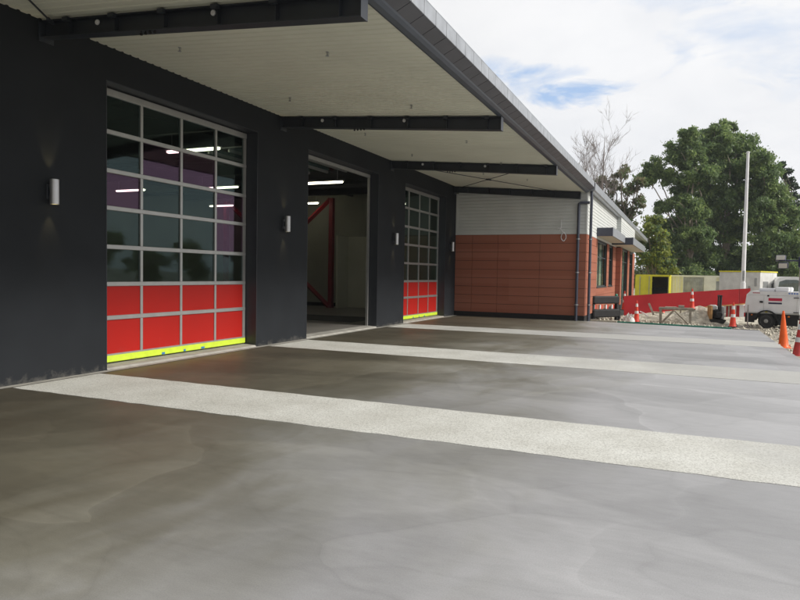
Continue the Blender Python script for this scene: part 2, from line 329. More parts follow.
# terracotta cladding: slight batch variation panel to panel
def brick_material():
    m = bpy.data.materials.new('terracotta_panel'); m.use_nodes = True; t = m.node_tree; b = t.nodes['Principled BSDF']; L = t.links.new
    tcn = t.nodes.new('ShaderNodeTexCoord')
    mpn = t.nodes.new('ShaderNodeMapping'); mpn.inputs['Scale'].default_value = (.35, .35, 3.28); L(tcn.outputs['Object'], mpn.inputs[0])
    sn = t.nodes.new('ShaderNodeVectorMath'); sn.operation = 'FLOOR'; L(mpn.outputs[0], sn.inputs[0])
    wn = t.nodes.new('ShaderNodeTexWhiteNoise'); L(sn.outputs[0], wn.inputs[0])
    n = t.nodes.new('ShaderNodeTexNoise'); n.inputs['Scale'].default_value = 40; n.inputs['Detail'].default_value = 5; L(tcn.outputs['Object'], n.inputs['Vector'])
    r = t.nodes.new('ShaderNodeValToRGB'); r.color_ramp.elements[0].color = (.285, .104, .066, 1); r.color_ramp.elements[1].color = (.385, .155, .102, 1)
    ad = t.nodes.new('ShaderNodeMath'); ad.operation = 'MULTIPLY_ADD'; ad.inputs[1].default_value = .5
    ml = t.nodes.new('ShaderNodeMath'); ml.operation = 'MULTIPLY'; ml.inputs[1].default_value = .5
    L(wn.outputs[0], ad.inputs[0]); L(n.outputs['Fac'], ml.inputs[0]); L(ml.outputs[0], ad.inputs[2]); L(ad.outputs[0], r.inputs[0])
    L(r.outputs[0], b.inputs['Base Color']); b.inputs['Roughness'].default_value = .85; b.inputs['Specular IOR Level'].default_value = .12
    return m
MT['brick'] = brick_material()
def splash(m, rgb, top, amt):
    """dried cement splash and dust on the lowest part of a wall"""
    t = m.node_tree; b = t.nodes['Principled BSDF']; L = t.links.new; src = b.inputs['Base Color'].links[0].from_socket
    tcn = t.nodes.new('ShaderNodeTexCoord'); sx = t.nodes.new('ShaderNodeSeparateXYZ'); L(tcn.outputs['Object'], sx.inputs[0])
    n = t.nodes.new('ShaderNodeTexNoise'); n.inputs['Scale'].default_value = 7; n.inputs['Detail'].default_value = 9; n.inputs['Roughness'].default_value = .72; L(tcn.outputs['Object'], n.inputs['Vector'])
    k = t.nodes.new('ShaderNodeMath'); k.operation = 'MULTIPLY_ADD'; k.inputs[1].default_value = top * 3; k.inputs[2].default_value = -top * 1.35; L(n.outputs['Fac'], k.inputs[0])
    d = t.nodes.new('ShaderNodeMath'); d.operation = 'SUBTRACT'; L(k.outputs[0], d.inputs[0]); L(sx.outputs[2], d.inputs[1])
    mr = t.nodes.new('ShaderNodeMapRange'); mr.inputs['From Min'].default_value = -top * .2; mr.inputs['From Max'].default_value = top * .5; mr.inputs['To Max'].default_value = amt; L(d.outputs[0], mr.inputs[0])
    x = t.nodes.new('ShaderNodeMix'); x.data_type = 'RGBA'; L(mr.outputs[0], x.inputs['Factor']); L(src, x.inputs['A']); x.inputs['B'].default_value = (*rgb, 1); L(x.outputs['Result'], b.inputs['Base Color'])
splash(MT['wall'], (.12, .115, .105), .22, .75)
splash(MT['red'], (.42, .16, .13), .55, .30)
splash(MT['yellow'], (.35, .36, .20), .16, .45)

# ------------------------------------------------------------------ mesh helpers
class MB:
    def __init__(s): s.v = []; s.f = []; s.m = []
    def add(s, vs, fs, mi=0):
        o = len(s.v); s.v += [tuple(v) for v in vs]; s.f += [tuple(o + i for i in f) for f in fs]; s.m += [mi] * len(fs); return s
    def box(s, x0, x1, y0, y1, z0, z1, mi=0, xf=None, ch=0.0):
        if x0 > x1: x0, x1 = x1, x0
        if y0 > y1: y0, y1 = y1, y0
        if z0 > z1: z0, z1 = z1, z0
        if ch > 0:
            c = min(ch, (x1 - x0) * .45, (y1 - y0) * .45, (z1 - z0) * .45)
            vs = []; 
            for (z, k) in ((z0, c), (z0 + c, 0), (z1 - c, 0), (z1, c)):
                a, b_, d, e = x0 + k, x1 - k, y0 + k, y1 - k
                vs += [(a + c, d, z), (b_ - c, d, z), (b_, d + c, z), (b_, e - c, z), (b_ - c, e, z), (a + c, e, z), (a, e - c, z), (a, d + c, z)]
            fs = [tuple(range(7, -1, -1)), tuple(range(24, 32))]
            for r in range(3):
                for i in range(8): j = (i + 1) % 8; fs.append((r * 8 + i, r * 8 + j, r * 8 + 8 + j, r * 8 + 8 + i))
        else:
            vs = [(x0, y0, z0), (x1, y0, z0), (x1, y1, z0), (x0, y1, z0), (x0, y0, z1), (x1, y0, z1), (x1, y1, z1), (x0, y1, z1)]
            fs = [(3, 2, 1, 0), (4, 5, 6, 7), (0, 1, 5, 4), (1, 2, 6, 5), (2, 3, 7, 6), (3, 0, 4, 7)]
        if xf: vs = [tuple(xf @ Vector(v)) for v in vs]
        return s.add(vs, fs, mi)
    def tube(s, pts, rad, n=10, mi=0, closed=False):
        pts = [Vector(p) for p in pts]; rr = rad if isinstance(rad, (list, tuple)) else [rad] * len(pts)
        vs = []; up = None; L = len(pts)
        for i, p in enumerate(pts):
            a = pts[i - 1] if i > 0 else (pts[-1] if closed else p); b = pts[(i + 1) % L] if (i < L - 1 or closed) else p
            d = (b - a)
            d = d.normalized() if d.length > 1e-9 else Vector((0, 0, 1))
            if up is None: up = Vector((0, 0, 1)) if abs(d.z) < .9 else Vector((1, 0, 0))
            x = d.cross(up)
            if x.length < 1e-6: x = d.cross(Vector((0, 1, 0)))
            x.normalize(); y = x.cross(d).normalized(); up = y
            for k in range(n):
                t = 2 * math.pi * k / n; vs.append(p + (x * math.cos(t) + y * math.sin(t)) * rr[i])
        fs = []
        for i in range(L if closed else L - 1):
            i2 = (i + 1) % L
            for k in range(n): k2 = (k + 1) % n; fs.append((i * n + k, i * n + k2, i2 * n + k2, i2 * n + k))
        if not closed: fs += [tuple(range(n - 1, -1, -1)), tuple((L - 1) * n + k for k in range(n))]
        return s.add(vs, fs, mi)
    def lathe(s, prof, c=(0, 0, 0), n=24, axis='z', mi=0, caps=True):
        vs = []
        for (r, h) in prof:
            for k in range(n):
                t = 2 * math.pi * k / n; a, b = r * math.cos(t), r * math.sin(t)
                p = (a, b, h) if axis == 'z' else ((h, a, b) if axis == 'x' else (b, h, a))
                vs.append((p[0] + c[0], p[1] + c[1], p[2] + c[2]))
        fs = []
        for i in range(len(prof) - 1):
            for k in range(n): k2 = (k + 1) % n; fs.append((i * n + k, i * n + k2, (i + 1) * n + k2, (i + 1) * n + k))
        if caps: fs += [tuple(range(n - 1, -1, -1)), tuple((len(prof) - 1) * n + k for k in range(n))]
        return s.add(vs, fs, mi)
    def prism(s, poly, axis, a, b, mi=0):
        """poly: 2D points; extruded along axis from a to b. x:(y,z) y:(x,z) z:(x,y)"""
        def P(p, h): return (h, p[0], p[1]) if axis == 'x' else ((p[0], h, p[1]) if axis == 'y' else (p[0], p[1], h))
        n = len(poly); vs = [P(p, a) for p in poly] + [P(p, b) for p in poly]
        fs = [tuple(range(n - 1, -1, -1)), tuple(range(n, 2 * n))] + [(i, (i + 1) % n, n + (i + 1) % n, n + i) for i in range(n)]
        return s.add(vs, fs, mi)
    def build(s, name, mats, parent=None, smooth=False, loc=None):
        me = bpy.data.meshes.new(name)
        vs = s.v
        if loc is not None: vs = [(v[0] - loc[0], v[1] - loc[1], v[2] - loc[2]) for v in vs]
        me.from_pydata(vs, [], s.f); me.validate()
        if not isinstance(mats, (list, tuple)): mats = [mats]
        for m in mats: me.materials.append(m)
        if len(mats) > 1 and len(me.polygons) == len(s.m): me.polygons.foreach_set('material_index', s.m)
        import bmesh
        b = bmesh.new(); b.from_mesh(me); bmesh.ops.recalc_face_normals(b, faces=b.faces); b.to_mesh(me); b.free()
        if smooth:
            me.polygons.foreach_set('use_smooth', [True] * len(me.polygons))
            try: me.set_sharp_from_angle(angle=R(35))
            except Exception: pass
        o = bpy.data.objects.new(name, me); col.objects.link(o)
        if loc is not None: o.location = loc
        if parent: o.parent = parent
        return o
def tag(o, label=None, cat=None, group=None, kind=None):
    if label: o['label'] = label
    if cat: o['category'] = cat
    if group: o['group'] = group
    if kind: o['kind'] = kind
    return o
def empty(name, loc, rz=0, label=None, cat=None, group=None):
    o = bpy.data.objects.new(name, None); col.objects.link(o); o.location = loc; o.rotation_euler = (0, 0, rz); o.empty_display_size = .2
    return tag(o, label, cat, group)
def copy_tree(o, kids, parent=None):
    c = o.copy(); col.objects.link(c)
    if parent: c.parent = parent
    for ch in kids.get(o.name, []): copy_tree(ch, kids, c)
    return c
def kids_of(o):
    d = {}
    for x in col.objects:
        if x.parent: d.setdefault(x.parent.name, []).append(x)
    return d

# ------------------------------------------------------------------ the setting: ground, slab, strips
GZ = -0.12
def ground_z(x, y):
    t = min(1, max(0, (y - 28) / 14)); t = t * t * (3 - 2 * t)
    n = (math.sin(x * 1.7 + y * .6) * math.cos(y * 1.3 - x * .4) + .5 * math.sin(x * 4.1 + 1.3) * math.sin(y * 3.7)) * .025
    near = 1 if (-30 < x < 40 and -20 < y < 60) else 0
    return GZ - .75 * t + n * near - .012
gx = [-900, -300, -120, -60, -40, -25, -10, -5] + [(-4 + i * .35) for i in range(58)] + [17, 20, 25, 32, 40, 60, 120, 300, 900]
gy = [-900, -300, -100, -50, -20, -10, 0, 5] + [(8 + i * .4) for i in range(75)] + [39, 41, 43, 46, 50, 60, 80, 120, 300, 1200]
mb = MB(); vs = [(x, y, ground_z(x, y)) for y in gy for x in gx]; nx = len(gx)
mb.add(vs, [(j * nx + i, j * nx + i + 1, (j + 1) * nx + i + 1, (j + 1) * nx + i) for j in range(len(gy) - 1) for i in range(nx - 1)])
tag(mb.build('ground', MT['gravel'], smooth=True), kind='structure')
SX = 2.08
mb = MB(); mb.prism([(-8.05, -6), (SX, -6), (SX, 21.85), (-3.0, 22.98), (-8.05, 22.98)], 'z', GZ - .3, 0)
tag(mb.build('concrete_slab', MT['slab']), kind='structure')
mb = MB()
for (a, b) in ((-.05, 1.28), (5.45, 6.79), (10.93, 12.38), (16.60, 17.98)):
    x0 = -7.60
    # ragged hand-cast edges
    pts = []; random.seed(int(a * 10)); n = 60
    lo = [(x0 + (SX - .01 - x0) * i / n, a + random.uniform(-.012, .012)) for i in range(n + 1)]
    hi = [(x0 + (SX - .01 - x0) * i / n, b + random.uniform(-.012, .012)) for i in range(n, -1, -1)]
    o = MB(); pl = lo + hi; m_ = n + 1
    v = [(p[0], p[1], .004) for p in lo] + [(p[0], p[1], .004) for p in reversed(hi)]
    nv_ = len(v); v += [(p[0], p[1], -.01) for p in v]
    o.add(v, [(i, i + 1, m_ + i + 1, m_ + i) for i in range(n)] + [(i, i + 1, nv_ + i + 1, nv_ + i) for i in range(n)] + [(m_ + i, m_ + i + 1, nv_ + m_ + i + 1, nv_ + m_ + i) for i in range(n)])
    tag(o.build('aggregate_strip', MT['agg']), kind='structure')
# pale grout margin where the slab meets the wall
mb = MB(); mb.add([(-7.75, -6, .006), (-7.62, -6, .006), (-7.62, 22.8, .006), (-7.75, 22.8, .006)], [(0, 1, 2, 3)])
tag(mb.build('slab_margin', MT['conc']), kind='structure')

# ------------------------------------------------------------------ fire station (dark bays with doors and canopy)
WX = -7.75; WI = -8.05; DP = -8.0
BAYS = [8.85, 14.37, 19.87]; HW = 1.83; DH = 4.23
st = empty('fire_station', (WX, 0, 0), 0, 'charcoal rendered station building with tall door openings under a deep pale canopy', 'building')
def sp(name, mbx, m, par=None, smooth=False):
    """part of the station, modelled in world coordinates"""
    o = mbx.build(name, m, None, smooth); o.parent = par or st
    if par is None: o.location = (-WX, 0, 0)
    return o
def soff(x): return 4.71 - .0774 * (x + 7.75)
mb = MB(); ys = [-6]
for c in BAYS: ys += [c - HW, c + HW]
ys.append(22.8)
for i in range(0, len(ys), 2): mb.box(WI, WX, ys[i], ys[i + 1], -.1, DH)
mb.box(WI, WX, -6, 22.8, DH, 4.78)
sp('wall', mb, MT['wall'])
# metal reveal linings on jambs and head, a few millimetres proud of the render
for c in BAYS:
    mb = MB()
    mb.box(WI + .002, WX + .004, c - HW, c - HW + .012, .0, DH - .012); mb.box(WI + .002, WX + .004, c + HW - .012, c + HW, .0, DH - .012)
    mb.box(WI + .002, WX + .004, c - HW, c + HW, DH - .012, DH)
    sp('door_reveal', mb, MT['reveal'])
    mb = MB(); mb.prism([(-7.73, 0.0), (-7.76, .035), (-8.06, .05), (-8.06, -.05), (-7.73, -.05)], 'y', c - HW + .013, c + HW - .013)
    sp('sill', mb, MT['conc'])
RAILS = [3.56, 2.98, 2.42, 1.834, 1.268, .752]
def sectional_door(c, pinks):
    y0, y1 = c - HW + .03, c + HW - .03
    cols = [y0 + (y1 - y0) * i / 4 for i in range(5)]
    mb = MB(); X0, X1 = DP - .05, DP
    mb.box(X0, X1 + .012, y0, y1, 4.095, 4.20, ch=.006)
    for z in RAILS: mb.box(X0, X1 + .008, y0, y1, z - .034, z + .034, ch=.006)
    mb.box(X0, X1 + .006, y0, y1, .175, .20)
    for i, y in enumerate(cols):
        h = .026 if 0 < i < 4 else .04
        yy = y + (h if i == 0 else (-h if i == 4 else 0))
        zs = [.20] + [z for r in reversed(RAILS) for z in (r - .034, r + .034)] + [4.095]
        for k in range(0, len(zs), 2): mb.box(X0 + .004, X1, yy - h, yy + h, zs[k], zs[k + 1])
    d = sp('sectional_door', mb, MT['alu'])
    zt = [4.095] + RAILS + [.20]
    for r in range(7):
        top = zt[r] - (.034 if r else 0); bot = zt[r + 1] + (.034 if r < 6 else 0)
        for k in range(4):
            a = cols[k] + (.026 if k else .08); b = cols[k + 1] - (.026 if k < 3 else .08)
            q = MB(); 
            if r < 5:
                q.box(DP - .030, DP - .022, a - .004, b + .004, bot - .004, top + .004)
                sp('glass_pane', q, MT['g_pink'] if (r, k) in pinks else MT['g_clear'], d)
            else:
                q.box(DP - .035, DP - .014, a - .004, b + .004, bot - .004, top + .004)
                sp('red_panel', q, MT['red'], d)
    q = MB(); q.box(DP - .05, DP + .012, y0, y1, .072, .174, ch=.008); sp('bottom_seal', q, MT['yellow'], d)
    for (yy, l) in ((y0 + 1.33, .07), (y0 + 1.85, .05), (y0 + 2.30, .09)):
        q = MB(); q.box(DP + .0125, DP + .016, yy, yy + l, .08, .115); sp('tape_mark', q, MT['blue'], d)
    return d
sectional_door(BAYS[0], {(1, 1), (2, 0), (2, 3), (1, 2), (3, 3)})
sectional_door(BAYS[2], set())
# middle door is rolled up: its lowest rail shows at the head, panels lie flat under the ceiling
c = BAYS[1]; mb = MB(); y0, y1 = c - HW + .03, c + HW - .03
mb.box(DP - .05, DP + .01, y0, y1, 4.11, 4.20, ch=.006)
for i in range(6): mb.box(DP - .12 - .6 * i, DP - .17 - .6 * i, y0, y1, 4.30, 4.37)
for y in (y0 + .03, y1 - .03, c - .9, c, c + .9): mb.box(DP - 3.6, DP - .14, y - .03, y + .03, 4.385, 4.42)
d = sp('sectional_door', mb, MT['alu']); d['label'] = 'rolled up door with only its pale bottom rail showing'
q = MB(); q.box(DP - 3.6, DP - .14, y0, y1, 4.372, 4.384); sp('door_panel', q, MT['g_clear'], d)
for s_, y in ((1, y0), (-1, y1)):
    q = MB(); q.box(DP - .06, DP + .0, y, y + s_ * .045, .05, 4.108); sp('door_track', q, MT['alu'], d)
# canopy soffit: trapezoid ribs running down the slope
mb = MB(); p = .15; y = -6.0; prof = []
while y < 22.78:
    prof += [(y, 0), (y + .085, 0), (y + .098, .014), (y + .137, .014)]; y += p
prof.append((22.795, 0))
vs = [];
for (yy, h) in prof:
    for x in (-7.82, -3.13): vs.append((x, yy, soff(x) + h))
mb.add(vs, [(2 * i, 2 * i + 1, 2 * i + 3, 2 * i + 2) for i in range(len(prof) - 1)])
sp('soffit', mb, MT['soffit'])
mb = MB(); mb.prism([(-20.4, soff(-20.4) + .04), (-3.13, soff(-3.13) + .04), (-2.93, 4.53), (-2.86, 4.66), (-20.4, soff(-20.4) + .27)], 'y', -6, 22.795)
sp('roof', mb, MT['roof'])
# eave: rolled gutter, sloping fascia panels, light flashing caps in short lengths
mb = MB(); pr = [(-3.16, 4.345), (-3.13, 4.335), (-3.07, 4.352), (-3.035, 4.385), (-3.02, 4.42), (-3.10, 4.43)]
mb.prism(pr, 'y', -6, 22.79); sp('gutter', mb, MT['fasc_b'], smooth=False)
mb = MB(); md = MB(); L = .385; y = -6.0
while y < 22.4:
    mb.add([(-3.030, y + .006, 4.405), (-3.030, y + L - .006, 4.405), (-2.853, y + L - .006, 4.487), (-2.853, y + .006, 4.487),
            (-3.030, y + .006, 4.425), (-3.030, y + L - .006, 4.425), (-2.853, y + L - .006, 4.507), (-2.853, y + .006, 4.507)],
           [(0, 1, 2, 3), (4, 7, 6, 5), (0, 4, 5, 1), (1, 5, 6, 2), (2, 6, 7, 3), (3, 7, 4, 0)])
    md.box(-2.862, -2.845, y + .009, y + L - .009, 4.490, 4.672, ch=.003)
    md.box(-3.05, -2.845, y + .004, y + L - .004, 4.673, 4.682)
    y += L
mb.prism([(-3.02, 4.43), (-2.87, 4.50), (-2.87, 4.66), (-3.02, 4.66)], 'y', -6, 22.79)
sp('fascia_panel', mb, MT['fasc_d']); sp('fascia_cap', md, MT['fasc_l'])
# canopy beams: I-section rafters tapering outward, cleats on top, pale web discs and cable clips
def beam(Y, last=False):
    mb = MB(); x0, x1 = -7.75, -3.10 if not last else -3.30
    zt = lambda x: soff(x) - .012
    zb = lambda x: 4.49 + (x + 7.75) * (4.10 - 4.49) / 4.65
    def slab2(xa, xb, ya, yb, za, zb_): 
        mb.add([(xa, ya, za(xa)), (xb, ya, za(xb)), (xb, yb, za(xb)), (xa, yb, za(xa)), (xa, ya, zb_(xa)), (xb, ya, zb_(xb)), (xb, yb, zb_(xb)), (xa, yb, zb_(xa))],
               [(3, 2, 1, 0), (4, 5, 6, 7), (0, 1, 5, 4), (1, 2, 6, 5), (2, 3, 7, 6), (3, 0, 4, 7)])
    slab2(x0, x1, Y - .075, Y + .075, zb, lambda x: zb(x) + .014)
    slab2(x0, x1, Y - .075, Y + .075, lambda x: zt(x) - .014, zt)
    slab2(x0, x1 - .002, Y - .005, Y + .005, lambda x: zb(x) + .014, lambda x: zt(x) - .014)
    mb.box(x1, x1 + .012, Y - .078, Y + .078, zb(x1) - .003, zt(x1) + .001)
    mb.box(x0, x0 + .016, Y - .11, Y + .11, zb(x0) - .06, zt(x0) - .02)
    b = sp('canopy_beam', mb, MT['steel'])
    for k in range(6):
        x = -7.25 + k * .78
        q = MB(); q.box(x - .006, x + .006, Y - .070, Y - .006, zb(x) + .016, zt(x) - .016); sp('stiffener_plate', q, MT['steel'], b)
        q = MB(); q.box(x - .045, x + .045, Y - .13, Y - .077, zt(x) - .05, zt(x) - .004); sp('purlin_cleat', q, MT['steel'], b)
    if not last:
        for k in range(4):
            q = MB(); q.lathe([(.011, 0), (.018, .004), (.018, .022), (.009, .026), (.009, .05)], (-6.05 + k * .07, Y - .05, zb(-6.05) - .052), 8)
            sp('cable_clip', q, MT['black'], b)
        for x in (-6.8, -5.0):
            q = MB(); q.lathe([(.028, 0), (.034, .006), (.034, .02), (.015, .03)], (x, Y - .035, zt(x) - .062), 12, 'y'); sp('web_light_disc', q, MT['white'], b, True)  # white discs stand in for daylight through round web openings
    return b
for Y in (.55, 6.05, 11.55, 17.05): beam(Y)
beam(22.62, True)
# crossed rods under the soffit of the last bay and the near end of the first
def rod(a, b):
    q = MB(); A = Vector((a[0], a[1], soff(a[0]) - .07)); B = Vector((b[0], b[1], soff(b[0]) - .07)); q.tube([A, B], .012, 8)
    m_ = (A + B) / 2; d_ = (B - A).normalized(); q.tube([m_ - d_ * .09, m_ + d_ * .09], .026, 8); q.tube([A - d_ * .02, A + d_ * .16], .024, 8)
    sp('bracing_rod', q, MT['steel'])
rod((-7.5, 22.4), (-3.9, 17.2)); rod((-7.5, 17.25), (-3.9, 22.45)); rod((-7.5, 5.95), (-3.9, .75)); rod((-7.5, .8), (-3.9, 5.85))
# small pendant sprinklers in the soffit
spk = []
for (x, Y) in ((-4.49, 7.72), (-6.6, 7.25), (-6.6, 10.04), (-4.49, 10.65), (-6.63, 13.11), (-4.5, 13.84), (-6.62, 15.81), (-4.5, 16.80), (-5.6, 18.9), (-4.5, 19.9)):
    if not spk:
        q = MB(); q.lathe([(.022, 0), (.022, -.008), (.008, -.012), (.008, -.045), (.012, -.05), (.026, -.055), (.026, -.058)], n=12); q.tube([(.02, 0, -.012), (.026, 0, -.035), (.01, 0, -.055)], .003, 6)
        o = q.build('sprinkler_head', MT['galv']); 
    else:
        o = spk[0].copy(); col.objects.link(o)
    o.location = (x, Y, soff(x) + .002); spk.append(o)
    o['category'] = 'sprinkler'; o['group'] = 'sprinkler heads in the canopy soffit'
lab = ['sprinkler head in the pale soffit between first and second beam, nearest the gutter', 'sprinkler head above the big red and glass door, next to the nearest beam',
       'sprinkler head in the soffit by the dark wall, just before the second beam', 'sprinkler head near the gutter side just before the second beam',
       'sprinkler head near the wall, first one past the second beam', 'sprinkler head near the gutter, first one past the second beam',
       'sprinkler head near the wall just before the third beam', 'sprinkler head near the gutter just before the third beam',
       'sprinkler head beside the crossed rods, the one nearer the wall', 'sprinkler head beside the crossed rods, the one nearer the gutter']
for o, l in zip(spk, lab): o['label'] = l

# interior of the appliance bay
IX0, IX1, IY0, IY1 = -20.2, WI, -5.9, 24.6
mb = MB(); mb.box(IX0, IX1 - .012, IY0, IY1, -.2, .05); sp('interior_floor', mb, MT['floor_in'])
mb = MB(); mb.box(IX0 - .2, IX0, IY0, IY1, -.2, 5.6); mb.box(IX0, WX, IY0 - .2, IY0, -.2, 4.7)
mb.box(IX0, -8.3, IY1, IY1 + .2, -.2, 5.0); sp('interior_wall', mb, MT['wall_in'])
mb = MB(); mb.box(IX0, IX1 - .01, IY0, IY1, 4.98, 5.06)
for Y in (.5, 6, 11.5, 17, 22.6): mb.box(IX0, IX1 - .01, Y - .08, Y + .08, 4.55, 4.96)
for x in (-10.5, -13, -15.5, -18): mb.box(x - .04, x + .04, IY0, IY1, 4.72, 4.90)
for Y in (8.7, 14.2, 20): mb.tube([(IX0, Y, 4.5), (IX1 - .3, Y, 4.5)], .07, 10)
sp('interior_ceiling', mb, MT['ceil_in'])
mb = MB(); mb.box(-13.0, -8.3, 24.1, 24.58, .05, 3.0); mb.box(-12.96, -12.9, 23.2, 24.1, .05, 3.0); sp('partition', mb, MT['wall_in2'])
mb = MB(); BY = 23.5
mb.box(-13.45, -13.27, BY - .09, BY + .09, .05, 4.55)
def strut(m_, A, B, h=.07): m_.tube([A, B], h, 4)
strut(mb, (-13.45, BY, .1), (-16.0, BY, 2.25), .10); strut(mb, (-16.0, BY, 2.35), (-13.45, BY, 4.5), .10)
mb.box(-18.8, -18.62, BY - .09, BY + .09, .05, 4.55); strut(mb, (-18.6, BY, .1), (-16.0, BY, 2.25), .10); strut(mb, (-16.0, BY, 2.35), (-18.6, BY, 4.5), .10)
sp('brace_frame', mb, MT['redsteel'])
mb = MB(); mb.box(-20.19, -12.99, 24.55, 24.6, .05, .2); sp('skirting', mb, MT['black'])
mb = MB(); mb.box(-16.5, -8.9, 16.9, 19.2, .052, .056); sp('dark_floor_band', mb, MT['rubber'])  # near-black band across the interior floor
lights = []
for (x0, x1, Y, l) in ((-11.45, -9.85, 12.15, 'lit ceiling tube seen high through the top panes of the nearest door'), (-11.9, -9.75, 17.85, 'long lit tube at the top of the open middle doorway'),
                    (-15.45, -13.75, 17.9, 'lit tube seen through the right panes of the nearest door'), (-18.95, -17.55, 17.6, 'lit tube seen through the leftmost panes of the nearest door'),
                    (-15.0, -13.68, 23.0, 'short lit tube above the red diagonal brace in the open doorway'), (-19.15, -17.85, 22.9, 'lowest lit tube seen through the right panes of the nearest door'),
                    (-10.45, -9.22, 21.56, 'lit tube whose tip shows at the upper left pane of the far red door')):
    t = empty('ceiling_light', ((x0 + x1) / 2, Y, 4.0 if Y == 21.56 else 4.3), 0, l, 'ceiling light', 'fluorescent lights inside the bay'); h = (x1 - x0) / 2
    q = MB(); q.box(-h, h, -.07, .07, .03, .075, ch=.01); q.tube([(-h * .8, 0, .07), (-h * .8, 0, .70)], .006, 6); q.tube([(h * .8, 0, .07), (h * .8, 0, .70)], .006, 6); q.build('housing', MT['white'], t)
    q = MB(); q.box(-h + .03, h - .03, -.055, .055, -.025, .029, ch=.02); q.build('diffuser', MT['tube'], t)

# up and down wall lamps
def wall_lamp(Y, l):
    t = empty('wall_lamp', (WX, Y, 2.5), 0, l, 'wall lamp', 'cylinder lamps on the dark wall')
    q = MB(); q.lathe([(.052, -.165), (.057, -.16), (.057, .16), (.052, .165), (.046, .15)], (.105, 0, 0), 28, caps=False)
    q.lathe([(.046, .15), (.046, .149)], (.105, 0, 0), 28); q.build('lamp_body', MT['satin'], t, True)
    q = MB(); q.box(.0, .022, -.045, .045, -.10, .10, ch=.004); q.box(.022, .06, -.02, .02, -.05, .05); q.build('wall_bracket', MT['steel'], t)
    q = MB(); q.lathe([(.045, -.159), (.045, -.150)], (.105, 0, 0), 24); q.build('lens', MT['lampglow'], t)
    for s_ in (1, -1):
        ld = bpy.data.lights.new('lamp_beam', 'SPOT'); ld.energy = 5.5; ld.color = (1, .78, .36); ld.spot_size = R(46); ld.spot_blend = .8; ld.shadow_soft_size = .02
        lo = bpy.data.objects.new('lamp_beam', ld); col.objects.link(lo); lo.parent = t; lo.location = (.105, 0, s_ * .175)
        lo.rotation_euler = (math.pi if s_ > 0 else 0, 0, 0); lo.rotation_euler[1] = R(12) * (1 if s_ < 0 else -1)
wall_lamp(6.09, 'silver cylinder lamp on the dark wall left of the nearest red and glass door')
wall_lamp(11.6, 'silver cylinder lamp on the pier between the nearest door and the open doorway')
wall_lamp(17.23, 'silver cylinder lamp on the pier between the open doorway and the far red door')
wall_lamp(22.2, 'silver cylinder lamp in the far corner beside the terracotta wall')

# ------------------------------------------------------------------ brick wing
bw = empty('brick_wing', (-3.08, 22.8, 0), 0, 'terracotta panelled wing with white ribbed upper wall, beyond the canopy', 'building')
def bp_(name, mbx, m, par=None, smooth=False):
    o = mbx.build(name, m, None, smooth); o.parent = par or bw
    if par is None: o.location = (3.08, -22.8, 0)
    return o
FX = -3.08; FX2 = -2.85; TB = 2.955
# panel courses as real grooves
def panels(mb, fixed, axis, segs, z0, z1, side):
    """rows .309 high between z0 and z1 with 8 mm grooves; segs = list of (a,b)"""
    n = max(1, round((z1 - z0) / .3095)); h = (z1 - z0) / n
    for (a, b) in segs:
        for k in range(n):
            za, zb = z0 + k * h + .005, z0 + (k + 1) * h - .005
            if axis == 'x': mb.box(a + .004, b - .004, fixed, fixed + .025, za, zb, ch=.003)
            else: mb.box(fixed - .025, fixed, a + .004, b - .004, za, zb, ch=.003)
mb = MB(); panels(mb, 22.8, 'x', [(-7.75, -7.1), (-7.1, -6.15), (-6.15, -4.65), (-4.65, -3.4), (-3.4, FX)], .17, TB, -1); bp_('brick_cladding', mb, MT['brick'])
mb = MB()
panels(mb, FX, 'y', [(22.83, 23.9), (23.9, 25.9)], .17, TB, 1); bp_('brick_cladding', mb, MT['brick']); mb = MB()
panels(mb, FX, 'y', [(29.3, 30.1)], .17, TB, 1); bp_('brick_pier', mb, MT['brick']); mb = MB()
panels(mb, FX, 'y', [(31.8, 33.2)], .17, TB, 1); bp_('brick_pier', mb, MT['brick']); mb = MB()
panels(mb, FX, 'y', [(25.9, 27.6), (27.6, 29.3), (30.1, 31.8)], .17, 1.11, 1)
bp_('brick_cladding', mb, MT['brick'])
for sg in ((33.2, 33.9), (37.4, 38.6), (41.0, 42.6)): mb = MB(); panels(mb, FX2, 'y', [sg], .17, TB, 1); bp_('brick_pier', mb, MT['brick'])
mb = MB(); panels(mb, 33.2, 'x', [(-3.08, FX2 - .026)], .17, TB, -1); bp_('brick_cladding', mb, MT['brick'])
mb = MB()   # dark backing and plinth
mb.box(-8.3, FX - .03, 22.826, 22.95, -.2, 4.45); mb.box(-7.9, FX - .012, 22.815, 22.826, -.1, .168)
for a, b in ((22.95, 25.9), (29.3, 30.1), (31.8, 33.22)): mb.box(FX - .22, FX - .026, a, b, -.3, 4.45)
for a, b in ((25.9, 29.3), (30.1, 31.8)): mb.box(FX - .22, FX - .026, a, b, -.3, 1.11); mb.box(FX - .22, FX - .026, a, b, 2.9, 4.45)
for a, b in ((33.24, 33.9), (37.4, 38.6), (41.0, 42.6)): mb.box(FX2 - .22, FX2 - .05, a, b, -1, 4.42)
for a, b in ((33.9, 37.4), (38.6, 41.0)): mb.box(FX2 - .22, FX2 - .026, a, b, -1, .35); mb.box(FX2 - .22, FX2 - .05, a, b, 2.9, 4.42)
mb.box(-20, FX2 - .3, 42.4, 42.6, -1.1, 4.5)
bp_('plinth', mb, MT['black'])
